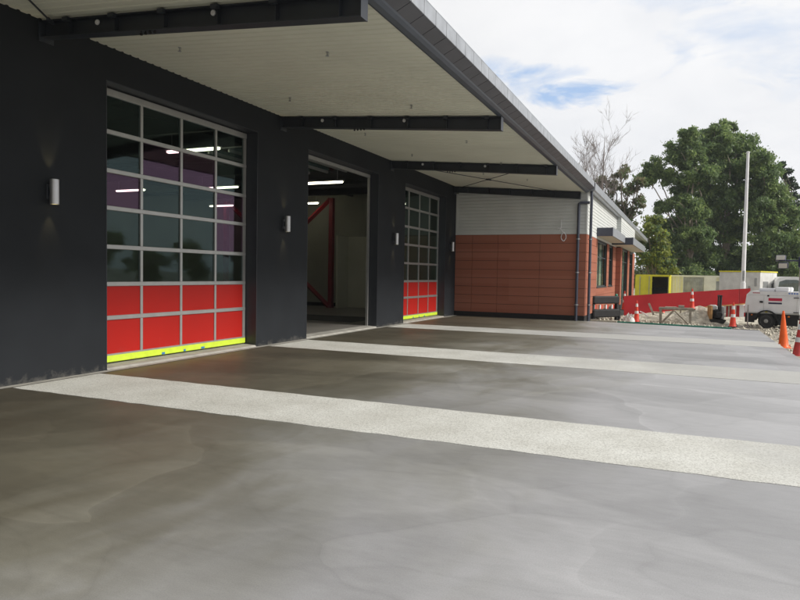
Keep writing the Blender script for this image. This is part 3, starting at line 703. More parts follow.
# white ribbed cladding, horizontal ribs
def ribs(mb, axis, fixed, a, b, z0, z1, pitch=.118):
    prof = []; z = z0
    while z < z1 - pitch:
        prof += [(0, z), (0, z + pitch * .62), (.014, z + pitch * .70), (.014, z + pitch * .92)]; z += pitch
    prof.append((0, z1)); vs = []
    for (d_, z) in prof:
        if axis == 'x': vs += [(a, fixed + d_, z), (b, fixed + d_, z)]
        else: vs += [(fixed - d_, a, z), (fixed - d_, b, z)]
    mb.add(vs, [(2 * i, 2 * i + 1, 2 * i + 3, 2 * i + 2) for i in range(len(prof) - 1)])
mb = MB(); ribs(mb, 'x', 22.8, -7.66, FX - .05, 3.04, 4.50); ribs(mb, 'y', FX, 22.85, 33.2, 3.04, 4.50); ribs(mb, 'y', FX2 - .03, 33.2, 42.6, 3.04, 4.44); ribs(mb, 'x', 33.2, FX - .02, FX2 - .03, 3.04, 4.44); ribs(mb, 'y', -4.2, 42.6, 57.5, -1, 4.5)
bp_('white_cladding', mb, MT['wclad'])
mb = MB(); mb.box(-7.75, FX + .005, 22.79, 22.82, TB + .001, 3.04); mb.box(FX - .02, FX + .006, 22.822, 42.6, TB + .001, 3.04)
mb.box(FX - .05, FX + .008, 22.786, 22.85, 3.041, 4.46); mb.box(-7.745, -7.66, 22.785, 22.822, 3.041, 4.45); bp_('flashing', mb, MT['wclad'])
# wing roof edge
mb = MB(); mb.prism([(-20, 5.9), (-3.0, 4.52), (-2.86, 4.52), (-2.86, 4.66), (-20, 6.1)], 'y', 22.80, 58)
bp_('roof', mb, MT['roof'])
mb = MB(); mb.prism([(-3.07, 4.42), (-2.90, 4.39), (-2.85, 4.43), (-2.845, 4.67), (-2.858, 4.67), (-3.07, 4.515)], 'y', 22.80, 58.1); bp_('gutter', mb, MT['fasc_l'])
# windows
def window(Y0, Y1, z0, z1, X, mull):
    mb = MB(); t = .045; xx = X - .06
    mb.box(xx - .05, xx, Y0, Y1, z0, z0 + t); mb.box(xx - .05, xx, Y0, Y1, z1 - t, z1); mb.box(xx - .05, xx, Y0, Y0 + t, z0 + t, z1 - t); mb.box(xx - .05, xx, Y1 - t, Y1, z0 + t, z1 - t)
    for m_ in mull: mb.box(xx - .045, xx - .004, m_ - .02, m_ + .02, z0 + t, z1 - t)
    mb.box(xx - .045, xx - .006, Y0 + t, Y1 - t, z1 - .62, z1 - .585)
    wdw = bp_('window', mb, MT['winframe'])
    q = MB(); q.box(xx - .03, xx - .022, Y0 + .02, Y1 - .02, z0 + .02, z1 - .02); bp_('glass_pane', q, MT['g_win'], wdw)
    q = MB(); q.box(xx - .16, xx - .15, Y0 - .05, Y1 + .05, z0 - .05, z1 + .05); bp_('blind', q, MT['blind'], wdw)
    q = MB(); q.box(xx - .02, X + .03, Y0 - .02, Y1 + .02, z0 - .035, z0 - .002); bp_('window_sill', q, MT['winframe'], wdw)
window(25.9, 29.3, 1.12, 2.9, FX, (27.0, 28.2)); window(30.1, 31.8, 1.12, 2.9, FX, (30.95,))
window(33.9, 37.4, .36, 2.9, FX2, (35.0, 36.2)); window(38.6, 41.0, .36, 2.9, FX2, (39.8,))
# flat sunshade canopies over the windows
mb = MB()
mb.box(FX, -2.50, 25.5, 25.54, 3.04, 3.36, ch=.01); mb.box(-2.54, -2.50, 25.54, 30.98, 3.04, 3.36, ch=.01)
mb.box(FX, -2.16, 31.0, 31.04, 2.98, 3.30, ch=.01); mb.box(-2.20, -2.16, 31.04, 40.5, 2.98, 3.30, ch=.01)
mb.box(FX + .006, -2.54, 25.54, 30.99, 3.345, 3.355); mb.box(FX + .006, -2.2, 31.05, 40.5, 3.285, 3.295)
s1_ = bp_('window_canopy', mb, MT['pipe'])
mb = MB(); mb.box(FX + .006, -2.545, 25.545, 30.98, 3.05, 3.07); mb.box(FX + .006, -2.205, 31.045, 40.5, 2.99, 3.01); bp_('soffit', mb, MT['cream'], s1_)
mb = MB(); mb.box(-2.535, -2.497, 25.50, 31, 3.361, 3.375); mb.box(-2.195, -2.157, 31.0, 40.5, 3.301, 3.315); mb.box(-2.499, -2.494, 25.52, 30.9, 3.05, 3.36); mb.box(-2.159, -2.154, 31.02, 40.5, 2.99, 3.30); bp_('sunlit_trim', mb, MT['fasc_l'], s1_)  # pale sheets on the outer sides put sunlight into the canopy colour
# downpipes
def pipe(pts, name='downpipe'):
    q = MB(); q.tube(pts, .048, 16); o = bp_(name, q, MT['pipe'], smooth=True)
    for z in (.55, 1.65, 2.78):
        k = MB(); x, y = pts[-1][0], pts[-1][1]; k.lathe([(.054, -.018), (.054, .018)], (x, y, z), 16); k.box(x - .075, x + .075, y + .02, y + .06, z - .014, z + .014); bp_('pipe_clip', k, MT['galv'], o)
pipe([(-3.0, 22.73, 4.0), (-3.30, 22.70, 4.0), (-3.345, 22.70, 3.96), (-3.35, 22.70, 3.85), (-3.35, 22.70, -.02)])
pipe([(-2.98, 22.95, 4.40), (-2.97, 22.93, 4.20), (-2.97, 22.93, -.02)])
# loose white cable looped on the white cladding
def loop(name, pts, r_w, m, l, cat):
    q = MB(); q.tube(pts, r_w, 8); return tag(q.build(name, m, smooth=True), l, cat)
cx, cz = -3.84, 2.86; pts = [(-3.93, 22.76, 3.45), (-3.93, 22.76, 3.2), (-3.98, 22.75, 3.08), (-4.05, 22.74, 3.1), (-4.02, 22.74, 3.17), (-3.93, 22.74, 3.12), (-3.86, 22.74, 3.02)]
for k in range(34):
    a = 1.6 - k * .40; rr = .11 + .012 * math.sin(k * 1.7); pts.append((cx + rr * .75 * math.cos(a), 22.75 - .01 * (k % 3), cz + rr * 1.25 * math.sin(a)))
loop('coiled_cable', pts, .010, MT['white'], 'white cable coiled in a hanging loop on the ribbed wall above the terracotta', 'cable')

# ------------------------------------------------------------------ things beyond the slab
# formwork along the far slab edge
e0, e1 = Vector((-2.9, 22.99, 0)), Vector((1.85, 21.93, 0)); dv = (e1 - e0).normalized(); nv = Vector((-dv.y, dv.x, 0))
def edge_board(a, b, w0, w1, z0, z1, m, name, l, cat, g=None):
    A = e0 + dv * a; q = MB(); v = []
    for z in (z0, z1):
        for (s_, n_) in ((0, w0), (b - a, w0), (b - a, w1), (0, w1)): p_ = dv * s_ + nv * n_; v.append((p_.x, p_.y, z))
    q.add(v, [(3, 2, 1, 0), (4, 5, 6, 7), (0, 1, 5, 4), (1, 2, 6, 5), (2, 3, 7, 6), (3, 0, 4, 7)])
    o = q.build(name, m); o.location = A; return tag(o, l, cat, g)
edge_board(.9, 4.35, .015, .06, -.30, .045, MT['green'], 'formwork_board', 'long green painted formwork board along the far edge of the new concrete', 'formwork')
edge_board(4.36, 5.1, .015, .075, -.30, .012, MT['galv'], 'formwork_board', 'short pale grey formwork piece at the far right corner of the slab', 'formwork')
edge_board(-.02, .88, .03, .12, -.05, .05, MT['cream'], 'timber_batten', 'cream timber batten on the slab edge at the foot of the downpipes', 'timber')

# cones
def cone(loc, h, kind, label, tilt=(0, 0), rz=0):
    t = empty('traffic_cone', loc, rz, label, 'traffic cone', 'traffic cones on the site'); t.rotation_euler = (tilt[0], tilt[1], rz)
    m = MT[{'o': 'cone_o', 'r': 'cone_r', 'd': 'cone_d'}[kind]]; s = h / .9
    q = MB(); q.box(-.155 * s, .155 * s, -.155 * s, .155 * s, 0, .035 * s, ch=.015 * s); q.build('base', MT['cone_o'] if kind == 'o' else (MT['black'] if kind == 'r' else m), t)
    R_ = lambda z: (.118 - .096 * (z / .9)) * s
    q = MB(); pr = [(.135 * s, .036 * s), (.125 * s, .05 * s)] + [(R_(z), z * s) for z in (.07, .3, .5, .7, .86)] + [(R_(.9) * 1.0, .885 * s), (R_(.9) * .8, .9 * s)]
    q.lathe(pr, n=28); q.build('cone_body', m, t, True)
    if kind != 'o':
        for a, b in ((.36, .47), (.64, .77)):
            q = MB(); q.lathe([(R_(a) + .003, a * s), (R_(b) + .003, b * s)], n=28); q.build('reflective_band', MT['cone_w'], t, True)
    return t
cone((-1.56, 25.2, GZ), .80, 'r', 'thin orange cone with white bands beside the white bag at the slab edge')
cone((at(692, 300, 26.45).x, 26.45, .36), .78, 'r', 'orange and white cone standing on top of the rubble heap')
cone((1.56, 24.9, GZ - .01), .86, 'r', 'orange and white cone behind the green formwork, left of the white lighting tower')
cone((2.27, 18.3, GZ - .04), .92, 'o', 'plain bright orange cone at the right slab edge, in front of the lighting tower wheel', tilt=(0, R(-2)))
cone((2.30, 16.35, GZ - .05), .86, 'd', 'faded red cone with two white bands, nearest cone at the right slab edge', rz=.4, tilt=(R(1.5), R(2)))
cone((-2.42, 30.6, .05), .86, 'r', 'slim red and white cone close to the terracotta piers of the wing')
cone((-1.0, 36.0, -.30), 1.0, 'r', 'cone whose red top just shows over the red hoarding')

# red hoarding sheet, rising to the right
HA, HB, HC = at(624, 296, 28.6), at(739, 289, 30.2), at(750.5, 288.3, 30.3)
HAb, HBb, HCb = at(624, 315.5, 28.6), at(739, 304, 30.2), at(750.5, 303.2, 30.3)
t = empty('red_hoarding', (HA.x, HA.y, -.13), 0, 'long red sheeted hoarding sloping up to the right behind the rubble', 'hoarding')
def quadslab(a, b, c, d_, th, m, name, par, org):
    q = MB(); n = (b - a).cross(d_ - a).normalized() * th
    if n.y < 0: n = -n
    v = [p_ - org for p_ in (a, b, c, d_)] + [p_ - org + n for p_ in (a, b, c, d_)]
    q.add(v, [(0, 1, 2, 3), (4, 7, 6, 5), (0, 1, 5, 4), (1, 2, 6, 5), (2, 3, 7, 6), (3, 0, 4, 7)]); return q.build(name, m, par)
og = Vector((HA.x, HA.y, -.13))
quadslab(HAb, HBb, HB, HA, .03, MT['hoard'], 'red_sheet', t, og)
g_ = (HC - HB) * .04
quadslab(HBb + g_, HCb, HC, HB + g_, .05, MT['hoard'], 'red_sheet', t, og)
dz = Vector((0, 0, .035)); fw = Vector((0, -.02, 0))
quadslab(at(690, 309.0, 29.5) + fw, HCb + fw - dz, HCb + fw + dz * .3, at(690, 309.0, 29.5) + fw + dz * 1.3, .05, MT['hoard_e'], 'bottom_rail', t, og)
for px, w_, m in ((729, .20, 'hoard'), (733.5, .13, 'white'), (738, .12, 'hoard'), (742, .14, 'white'), (747.5, .24, 'hoard')):
    p_ = at(px, 306, 30.3); q = MB(); q.box(p_.x - og.x - w_ / 2, p_.x - og.x + w_ / 2, p_.y - og.y, p_.y - og.y + .06, -.12, p_.z - og.z + .02); q.build('post', MT[m], t)
for k in range(5):
    f = .08 + k * .21; a = HA.lerp(HB, f); q = MB(); z0 = ground_z(a.x, a.y) - og.z
    q.box(a.x - og.x - .03, a.x - og.x + .03, a.y - og.y + .04, a.y - og.y + .10, z0 - .05, a.z - og.z - .03); q.tube([(a.x - og.x, a.y - og.y + .08, a.z - og.z - .2), (a.x - og.x, a.y - og.y + .7, z0)], .03, 4); q.build('brace', MT['timber'], t)

# shipping container, cabins
def corr(mb, x0, x1, y, z0, z1, p=.2, d=.03, mi=0):
    prof = []; x = x0
    while x < x1 - p: prof += [(x, 0), (x + p * .35, 0), (x + p * .5, d), (x + p * .85, d)]; x += p
    prof.append((x1, 0)); vs = []
    for (a, b) in prof: vs += [(a, y + b, z0), (a, y + b, z1)]
    mb.add(vs, [(2 * i, 2 * i + 2, 2 * i + 3, 2 * i + 1) for i in range(len(prof) - 1)], mi)
GB = ground_z(0, 50)
p0 = at(634.5, 300, 52)
t = empty('shipping_container', (p0.x, 52, GB), R(-3), 'bright yellow shipping container with one door open on a dark inside', 'container')
q = MB(); Wc, Hc, Lc = 2.44, 2.62, 6.0
q.box(0, Wc, .05, .10, 0, .15); q.box(0, Wc, .05, .10, Hc - .14, Hc); q.box(0, .1, .05, Lc, 0, Hc); q.box(Wc - .06, Wc, .05, Lc, 0, Hc); q.box(.1, Wc - .06, .1, Lc, Hc - .06, Hc - .001); q.box(.1, Wc - .06, .1, Lc, 0, .1); q.box(.1, Wc - .06, Lc - .05, Lc, .1, Hc - .06)
q.build('container_shell', MT['yel_c'], t)
q = MB(); q.box(.05, 1.2, .0, .045, .13, Hc - .1); q.box(.55, .85, -.006, 0, .55, .72, 1); 
for x in (.35, 1.0): q.tube([(x, -.03, .15), (x, -.03, Hc - .12)], .022, 8, 2)
for z in (.7, 1.3, 1.95): q.box(.08, 1.18, -.008, 0, z, z + .05)
q.build('door', [MT['yel_c'], MT['white'], MT['galv']], t)
q = MB(); q.box(Wc - .02, Wc + .03, -1.18, 0, .13, Hc - .1); q.build('door', MT['yel_c'], t)
q = MB(); q.box(.12, Wc - .1, 1.2, 5.5, .1, 1.6, ch=.1); q.build('dark_inside', MT['dark'], t)  # black box puts the shade inside the container into colour
p1 = at(667.5, 300, 53)
t = empty('site_cabin', (p1.x, 53, GB), 0, 'long low cream site cabin with grey mesh panels, between the yellow container and white cabin', 'cabin')
q = MB(); S = 53 * .916 / FPX * 1.0
Wb = (722 - 667.5) * 53 / FPX * .93; Hb = 2.62
q.box(0, Wb, 0, 2.6, 0, .15); q.box(0, Wb, 0, 2.6, Hb - .13, Hb); q.box(0, Wb, 2.5, 2.6, .15, Hb - .13)
for a, b in ((0, .12), (1.0, 1.05), (2.45, 3.25), (4.0, 4.02), (Wb - .32, Wb)): q.box(a, b, 0, .12, .15, Hb - .13)
q.build('cabin_frame', MT['cream_c'], t)
q = MB(); corr(q, .12, 1.0, .05, .15, Hb - .13); q.build('wall_panel', MT['cream_c'], t)
q = MB(); corr(q, 1.05, 2.45, .05, .15, Hb - .13, .12, .02); corr(q, 3.1, Wb - .32, .05, .15, Hb - .4, .12, .02); q.build('mesh_panel', MT['grey_c'], t)
p2 = at(718.5, 300, 46); W2 = 2.4
t = empty('site_office', (p2.x, 46, ground_z(0, 46)), R(-24), 'white box shaped site office with a thin yellow roof edge, behind the flagpole', 'cabin')
q = MB(); H2 = at(740, 271.3, 45.5).z - ground_z(0, 46)
q.box(0, W2, 0, 2.9, .25, H2 - .05, ch=.01); 
for x in (.8, 1.6): q.box(x - .02, x + .02, -.012, 0, .25, H2 - .06)
q.build('office_wall', MT['whitew'], t)
q = MB(); q.box(-.03, W2 + .03, -.03, 2.93, H2 - .048, H2 + .03); q.build('roof', MT['yel_c'], t)
q = MB(); q.box(1.75, 1.85, -.05, -.013, 1.2, 2.0); q.box(2.1, 2.2, -.08, -.013, 2.0, 2.5); q.box(W2 + .001, W2 + .03, .5, 1.3, .3, 2.3); q.box(W2 + .001, W2 + .03, 1.9, 2.5, 1.2, 2.2); q.build('fittings', MT['galv'], t)

# flagpole
p3 = at(743, 285, 44); p4 = at(747.2, 153, 44)
t = empty('flagpole', (p3.x, 44, ground_z(0, 44)), 0, 'tall slim white pole standing in front of the big trees', 'pole')
q = MB(); Hh = p4.z - ground_z(0, 44); q.tube([(0, 0, 0), (0, 0, 2.2), (0, 0, 2.21), (0, 0, Hh)], [.16, .15, .12, .075], 20); q.build('pole_shaft', MT['white'], t, True)
q = MB(); q.lathe([(.075, 0), (.10, .02), (.10, .06), (.03, .09)], (0, 0, Hh), 16); q.build('pole_cap', MT['white'], t, True)
q = MB(); q.box(-.06, .06, -.19, -.13, 2.3, 2.9); q.build('winch_box', MT['galv'], t)

# lighting tower trailer
ctr = Vector((2.58, 25.1, GZ - .01))
t = empty('lighting_tower', ctr, R(-16), 'white trailer mounted lighting tower with a red and navy sticker, right of the slab', 'lighting tower')
q = MB(); x0, x1, yf, yb, z0, z1 = -.68, .96, 0, 1.15, .50, 1.25
q.prism([(x0 - .02, z0), (x1, z0), (x1, z1), (x0 + .16, z1), (x0 + .05, z1 - .12)], 'y', yf, yb)
q.build('canopy_body', MT['white'], t)
q = MB()
q.box(x0 + .03, x1 - .01, yf - .008, yf, z0 + .012, z0 + .035); q.box(-.10, -.094, yf - .004, yf, z0 + .04, z1 - .14); q.box(x1 - .09, x1 - .084, yf - .004, yf, z0 + .04, z1 - .1); q.box(x0 + .1, x1 - .02, yf - .004, yf, z1 - .135, z1 - .129)
q.build('panel_seam', MT['grey_c'], t)
q = MB(); q.box(-.30, .18, .2, .9, z1 + .001, z1 + .10, ch=.02); q.box(.2, .62, .15, .95, z1 + .001, z1 + .15, ch=.03); q.build('top_cover', MT['white'], t)
q = MB(); q.box(x0 + .02, x1 - .02, .04, 1.1, .36, .498); q.box(x0 + .02, -.37, .02, .06, .18, .36); q.box(.36, x1 - .05, .02, .06, .12, .36); q.box(x1 - .4, x1 + .9, .5, .58, .3, .37); q.build('chassis', MT['black'], t)
q = MB()
arc = [(.36 * math.cos(a), .26 + .36 * math.sin(a)) for a in [math.pi * k / 12 for k in range(13)]]; arc2 = [(.315 * math.cos(a), .26 + .315 * math.sin(a)) for a in [math.pi * k / 12 for k in range(12, -1, -1)]]
pl = arc + arc2
for k in range(12): q.prism([arc[k], arc[k + 1], arc2[11 - k], arc2[12 - k]], 'y', -.10, .16)
q.build('mudguard', MT['black'], t)
for yy in (-.06, 1.02):
    wh = MB(); wh.lathe([(.17, 0), (.225, .0), (.25, .03), (.255, .09), (.25, .15), (.225, .18), (.17, .18)], (0, yy, .25), 36, 'y'); wo = wh.build('wheel', MT['rubber'], t, True)
    wr = MB(); wr.lathe([(.03, -.02), (.06, -.015), (.075, .02), (.14, .03), (.17, -.002), (.172, .02), (.172, .15)], (0, yy, .25), 30, 'y'); wr.build('rim', MT['rim'], wo, True)
q = MB(); q.box(.04, .44, yf - .006, yf - .001, .935, 1.03); q.build('sticker', MT['sticker_r'], t)
q = MB(); q.box(.04, .44, yf - .006, yf - .001, .83, .883, 1); q.box(.04, .44, yf - .006, yf - .001, .884, .934, 0); q.build('sticker', [MT['sticker_w'], MT['sticker_d']], t)
q = MB()
for k in range(4): q.box(.62 + k * .075, .67 + k * .075, yf - .006, yf - .001, 1.175, 1.215)
q.build('sticker', MT['sticker_b'], t)
q = MB()
for k in range(5): q.box(-.44 + k * .045, -.41 + k * .045, yf - .006, yf - .001, 1.175, 1.205)
q.build('sticker', MT['sticker_r'], t)
q = MB(); q.box(-.22, -.12, yf - .03, yf - .009, .86, .92); q.box(.78, .93, yf - .03, yf - .009, 1.045, 1.07); q.box(.78, .93, yf - .03, yf - .009, .56, .585); q.box(.0, .06, yf - .012, yf - .009, 1.08, 1.13); q.build('latch', MT['black'], t)
q = MB(); q.box(-.05, .03, yf - .012, yf - .009, .54, .60); q.build('warning_sticker', MT['yel_c'], t)
q = MB(); q.box(-.47, -.43, .0, .018, .42, .46); q.box(.62, .68, .0, .018, .40, .45); q.build('reflector', MT['amber'], t)
q = MB(); q.tube([(-.52, -.25, -.02), (-.52, -.25, .78)], .022, 8); q.box(-.56, -.48, -.29, -.21, -.02, 0); q.build('outrigger_leg', MT['galv'], t)
q = MB(); q.tube([(1.02, -.12, -.02), (1.02, -.12, .62)], .032, 8); q.box(.94, 1.10, -.2, -.04, -.02, .01); q.build('outrigger_leg', MT['cream_c'], t)
q = MB(); q.tube([(.92, .5, .5), (.92, .5, 2.2)], .09, 14); q.tube([(.92, .5, 2.2), (.92, .5, 2.40)], .06, 12); q.build('mast', MT['galv'], t, True)
q = MB(); q.box(.80, 1.12, .38, .62, 2.06, 2.44, ch=.03); q.tube([(.22, .5, 2.30), (1.5, .5, 2.30)], .028, 8); q.build('lamp_crossbar', MT['lampblue'], t)
for (x, z, an) in ((.28, 2.40, -.35), (.36, 2.13, .12), (1.4, 2.4, .3)):
    xf = Matrix.Translation((x, .38, z)) @ Matrix.Rotation(an, 4, 'X')
    q = MB(); q.box(-.15, .15, .0, .12, -.10, .10, xf=xf, ch=.02); hb = q.build('floodlight', MT['lampblue'], t)
    q = MB(); q.box(-.125, .125, -.012, .0, -.085, .075, xf=xf, ch=.004); q.build('lens', MT['lens'], hb)
# white vehicle far behind it
pv = at(790.5, 300, 46); gzv = ground_z(pv.x, 46)
t = empty('parked_van', (pv.x, 46, gzv), 0, 'white van mostly hidden behind the lighting tower, only its rounded roof showing', 'van')
zt_ = at(785, 276.6, 46).z - gzv
q = MB(); hw = .62 * 1.35; sec = [(-hw, .35), (-hw, zt_ - .55), (-hw * .93, zt_ - .22), (-hw * .72, zt_ - .05), (-.3, zt_), (.3, zt_), (hw * .72, zt_ - .05), (hw * .93, zt_ - .22), (hw, zt_ - .55), (hw, .35)]
q.prism(sec, 'y', 0, 3.8); q.build('van_body', MT['white'], t)
q = MB(); sw = [(-hw * .84, zt_ - .95), (-hw * .76, zt_ - .32), (-.3, zt_ - .19), (.3, zt_ - .19), (hw * .76, zt_ - .32), (hw * .84, zt_ - .95)]; q.prism(sw, 'y', -.012, -.001); q.build('windscreen', MT['g_win'], t)
q = MB(); q.prism([(a * .97, b) for a, b in sw], 'y', .001 - .002, -.0005); q.build('cab_shade', MT['grey_c'], t)
for x in (-hw + .12, hw - .12):
    for yy in (.7, 3.0): q = MB(); q.lathe([(.16, -.1), (.33, -.1), (.33, .1), (.16, .1)], (x, yy, .33), 20, 'x'); q.build('wheel', MT['rubber'], t)
q = MB(); q.box(-hw + .02, -hw + .3, -.03, 0, .75, .9); q.box(hw - .3, hw - .02, -.03, 0, .75, .9); q.build('headlight', MT['lens'], t)

# black barrier with reflectors at the foot of the wing
pb = at(593.5, 320, 24.6)
A = at(594, 305, 24.8); B = at(620, 302, 26.0)
t = empty('black_barrier', (A.x, A.y, GZ), math.atan2(B.y - A.y, B.x - A.x), 'black plastic barrier with two thick rails and red and white reflectors between them', 'barrier'); LB = (B - A).length
q = MB(); q.box(0, LB, 0, .22, .63, .92, ch=.04); q.box(0, LB + .03, 0, .24, .12, .42, ch=.04)
for x in (.02, LB - .1): q.box(x, x + .09, .06, .16, .0, .63)
q.build('rail', MT['black'], t)
for k in range(4):
    x = .08 + LB * .23 * k
    q = MB(); q.box(x, x + .08, .08, .14, .43, .60, ch=.01); q.build('reflector', MT['cone_w'], t)
    q = MB(); q.box(x + .085, x + .15, .08, .14, .43, .60, ch=.01); q.build('reflector', MT['cone_r'], t)
q = MB(); q.lathe([(.05, .92), (.055, .96), (.03, 1.0)], (LB - .1, .1, 0), 10); q.build('cap', MT['green'], t, True)
q = MB(); q.lathe([(.14, 0), (.14, .05), (.06, .05), (.045, .32)], (LB + .1, .1, 0), 14); q.build('foot', MT['rubber'], t, True)

# noisy lumps: rubble heap, bag, stones
def heap(name, c, rx, ry, h, m, seed, n=34, rough=.22, parent=None, ex=1.35):
    random.seed(seed); mb = MB(); vs = []; ph = [random.uniform(0, 6) for _ in range(12)]
    for i in range(n):
        r = i / (n - 1)
        for k in range(n * 2):
            a = 2 * math.pi * k / (n * 2); x, y = r * math.cos(a), r * math.sin(a)
            e = 1 + .16 * math.sin(2 * a + ph[0]) + .10 * math.sin(3 * a + ph[1]) + .05 * math.sin(7 * a + ph[2])
            z = max(0, 1 - r ** ex) * (1 + rough * math.sin(5 * x + ph[3]) * math.cos(6 * y + ph[4]) + rough * .6 * math.sin(13 * x + ph[5]) * math.sin(12 * y + ph[6]))
            z += random.uniform(-.02, .02) * (1 if r < .98 else 0)
            vs.append((x * rx * e, y * ry * e, z * h - (.05 if r > .97 else 0)))
    m2 = n * 2
    mb.add(vs, [(i * m2 + k, i * m2 + (k + 1) % m2, (i + 1) * m2 + (k + 1) % m2, (i + 1) * m2 + k) for i in range(n - 1) for k in range(m2)])
    o = mb.build(name, m, parent, False); o.location = c; return o
MT['rubble'] = mat('pale_rubble', (.52, .485, .40), .9, noise=(6, .35, 10), bump=(18, .9, .03))
tag(heap('rubble_heap', (at(698, 300, 26.6).x, 26.6, GZ), .95, .85, .58, MT['rubble'], 3, rough=.14), 'heap of pale broken rubble and gravel with a cone on top', 'rubble heap')
tag(heap('rubble_heap', (-.75, 26.9, GZ), 1.5, .6, .30, MT['rubble'], 8), 'low spread of pale rubble under the stick in front of the red hoarding', 'rubble heap')
tag(heap('rubble_heap', (1.75, 27.6, GZ), 1.6, .8, .22, MT['rubble'], 11), 'low gravel bank left of the lighting tower, behind the banded cone', 'rubble heap')
tag(heap('rubble_heap', (3.9, 19.5, GZ - .05), 1.3, 2.4, .20, MT['rubble'], 21), 'loose gravel bank at the right picture edge beyond the cones', 'rubble heap')
b = tag(heap('white_bag', (at(629, 318, 25.2).x, 25.2, GZ), .24, .2, .24, MT['bag'], 5, 16, .35, ex=3.2), 'crumpled white sack lying at the slab corner beside the orange cone', 'sack')
random.seed(4); mb = MB()
def stone(c, s):
    vs = []; 
    base = [(1, 0, 0), (-1, 0, 0), (0, 1, 0), (0, -1, 0), (0, 0, 1), (0, 0, -1)]
    v = [tuple(c[i] + s * p[i] * random.uniform(.6, 1.2) + s * random.uniform(-.2, .2) for i in range(3)) for p in base]
    mb.add(v, [(0, 2, 4), (2, 1, 4), (1, 3, 4), (3, 0, 4), (2, 0, 5), (1, 2, 5), (3, 1, 5), (0, 3, 5)])
for k in range(1900):
    if random.random() < .55: x, y = random.uniform(SX + .03, 6), random.uniform(9, 27)
    else: x, y = random.uniform(-3.0, 3.5), random.uniform(23.2, 29)
    if x < SX + .02 and y < 23.2: continue
    s = random.choice((.015, .02, .03, .045, .07)); stone((x, y, ground_z(x, y) + s * .3), s)
tag(mb.build('loose_stones', MT['rubble']), 'loose stones and gravel lumps scattered beyond the slab edges', 'gravel', kind='stuff')

# timber trestle
p_ = at(660, 322, 25.1); pr_ = at(690, 322, 24.8)
t = empty('timber_trestle', (p_.x, 25.1, GZ), 0, 'weathered timber trestle with diagonal braces in front of the rubble', 'trestle'); LT = pr_.x - p_.x
q = MB(); q.box(-.06, LT + .12, .02, .11, .50, .575, ch=.005); q.box(-.06, LT + .12, .5, .59, .50, .575, ch=.005); q.build('top_rail', MT['timber'], t)
for x in (0, LT):
    for y in (0.02, .52): q = MB(); q.box(x - .035, x + .04, y, y + .06, -.01, .498); q.build('leg', MT['timber'], t)
for a, b in (((.04, .02), (.44, .48)), ((LT - .04, .02), (LT - .5, .48))):
    q = MB(); q.tube([(a[0], .0, a[1]), (b[0], .0, b[1])], .034, 4); q.build('brace', MT['timber'], t)
q = MB(); q.box(LT * .15, LT * .55, .1, .5, .576, .60); q.box(LT * .6, LT * .8, .15, .45, .576, .66); q.build('board', MT['timber'], t)
# leaning stick and pale pipe bits
q = MB(); a = at(649, 303.5, 25.6); b = at(653.5, 314.5, 25.4); q.tube([a - b, Vector((0, 0, 0))], .05, 4); o = q.build('timber_offcut', MT['timber']); o.location = b; tag(o, 'grey timber offcut sticking up out of the rubble left of the trestle', 'timber')
q = MB(); a = at(640, 311.5, 25.8); b = at(648, 316.5, 25.6); q.tube([a - b, (a - b) * .5 + Vector((0, 0, .03)), Vector((0, 0, 0))], .022, 8); o = q.build('plastic_pipe', MT['white']); o.location = b; tag(o, 'thin white pipe offcut lying between the orange cone and the stick', 'pipe')
q = MB(); a = at(652, 311.8, 25.8); b = at(663, 313.0, 25.5); q.tube([a - b, Vector((0, 0, 0))], .028, 4); o = q.build('timber_offcut', MT['cream']); o.location = b; tag(o, 'pale batten lying on the rubble just left of the trestle top', 'timber')

# plate compactor
pc = at(716, 319, 26.2)
t = empty('plate_compactor', (pc.x, 26.2, GZ + .03), R(15), 'small black and grey plate compactor with an upright handle beside the heap', 'compactor')
q = MB(); q.prism([(-.26, .10), (-.20, .0), (.20, .0), (.28, .10), (.28, .14), (-.26, .14)], 'y', -.2, .25); q.build('base_plate', MT['rubber'], t)
q = MB(); q.box(-.16, .16, -.15, .2, .15, .50, ch=.05); q.lathe([(.09, 0), (.11, .02), (.11, .12), (.09, .14)], (.02, -.29, .32), 18, 'y'); q.build('engine', MT['black'], t)
q = MB(); q.box(-.24, .02, -.12, .18, .46, .66, ch=.05); q.build('fuel_tank', MT['whitew'], t)
q = MB(); q.box(-.25, -.165, -.16, .2, .14, .64, ch=.02); q.build('guard_plate', MT['hoard_e'], t)
q = MB(); q.box(.12, .24, -.14, .14, .14, .62, ch=.03); q.build('side_cover', MT['galv'], t)
q = MB(); q.tube([(.07, -.17, .3), (.09, -.17, .98)], .045, 8); q.tube([(.09, .12, .3), (.10, .12, .98)], .03, 8); q.tube([(.10, -.2, .99), (.10, .16, .99)], .035, 8); q.build('handle', MT['black'], t)

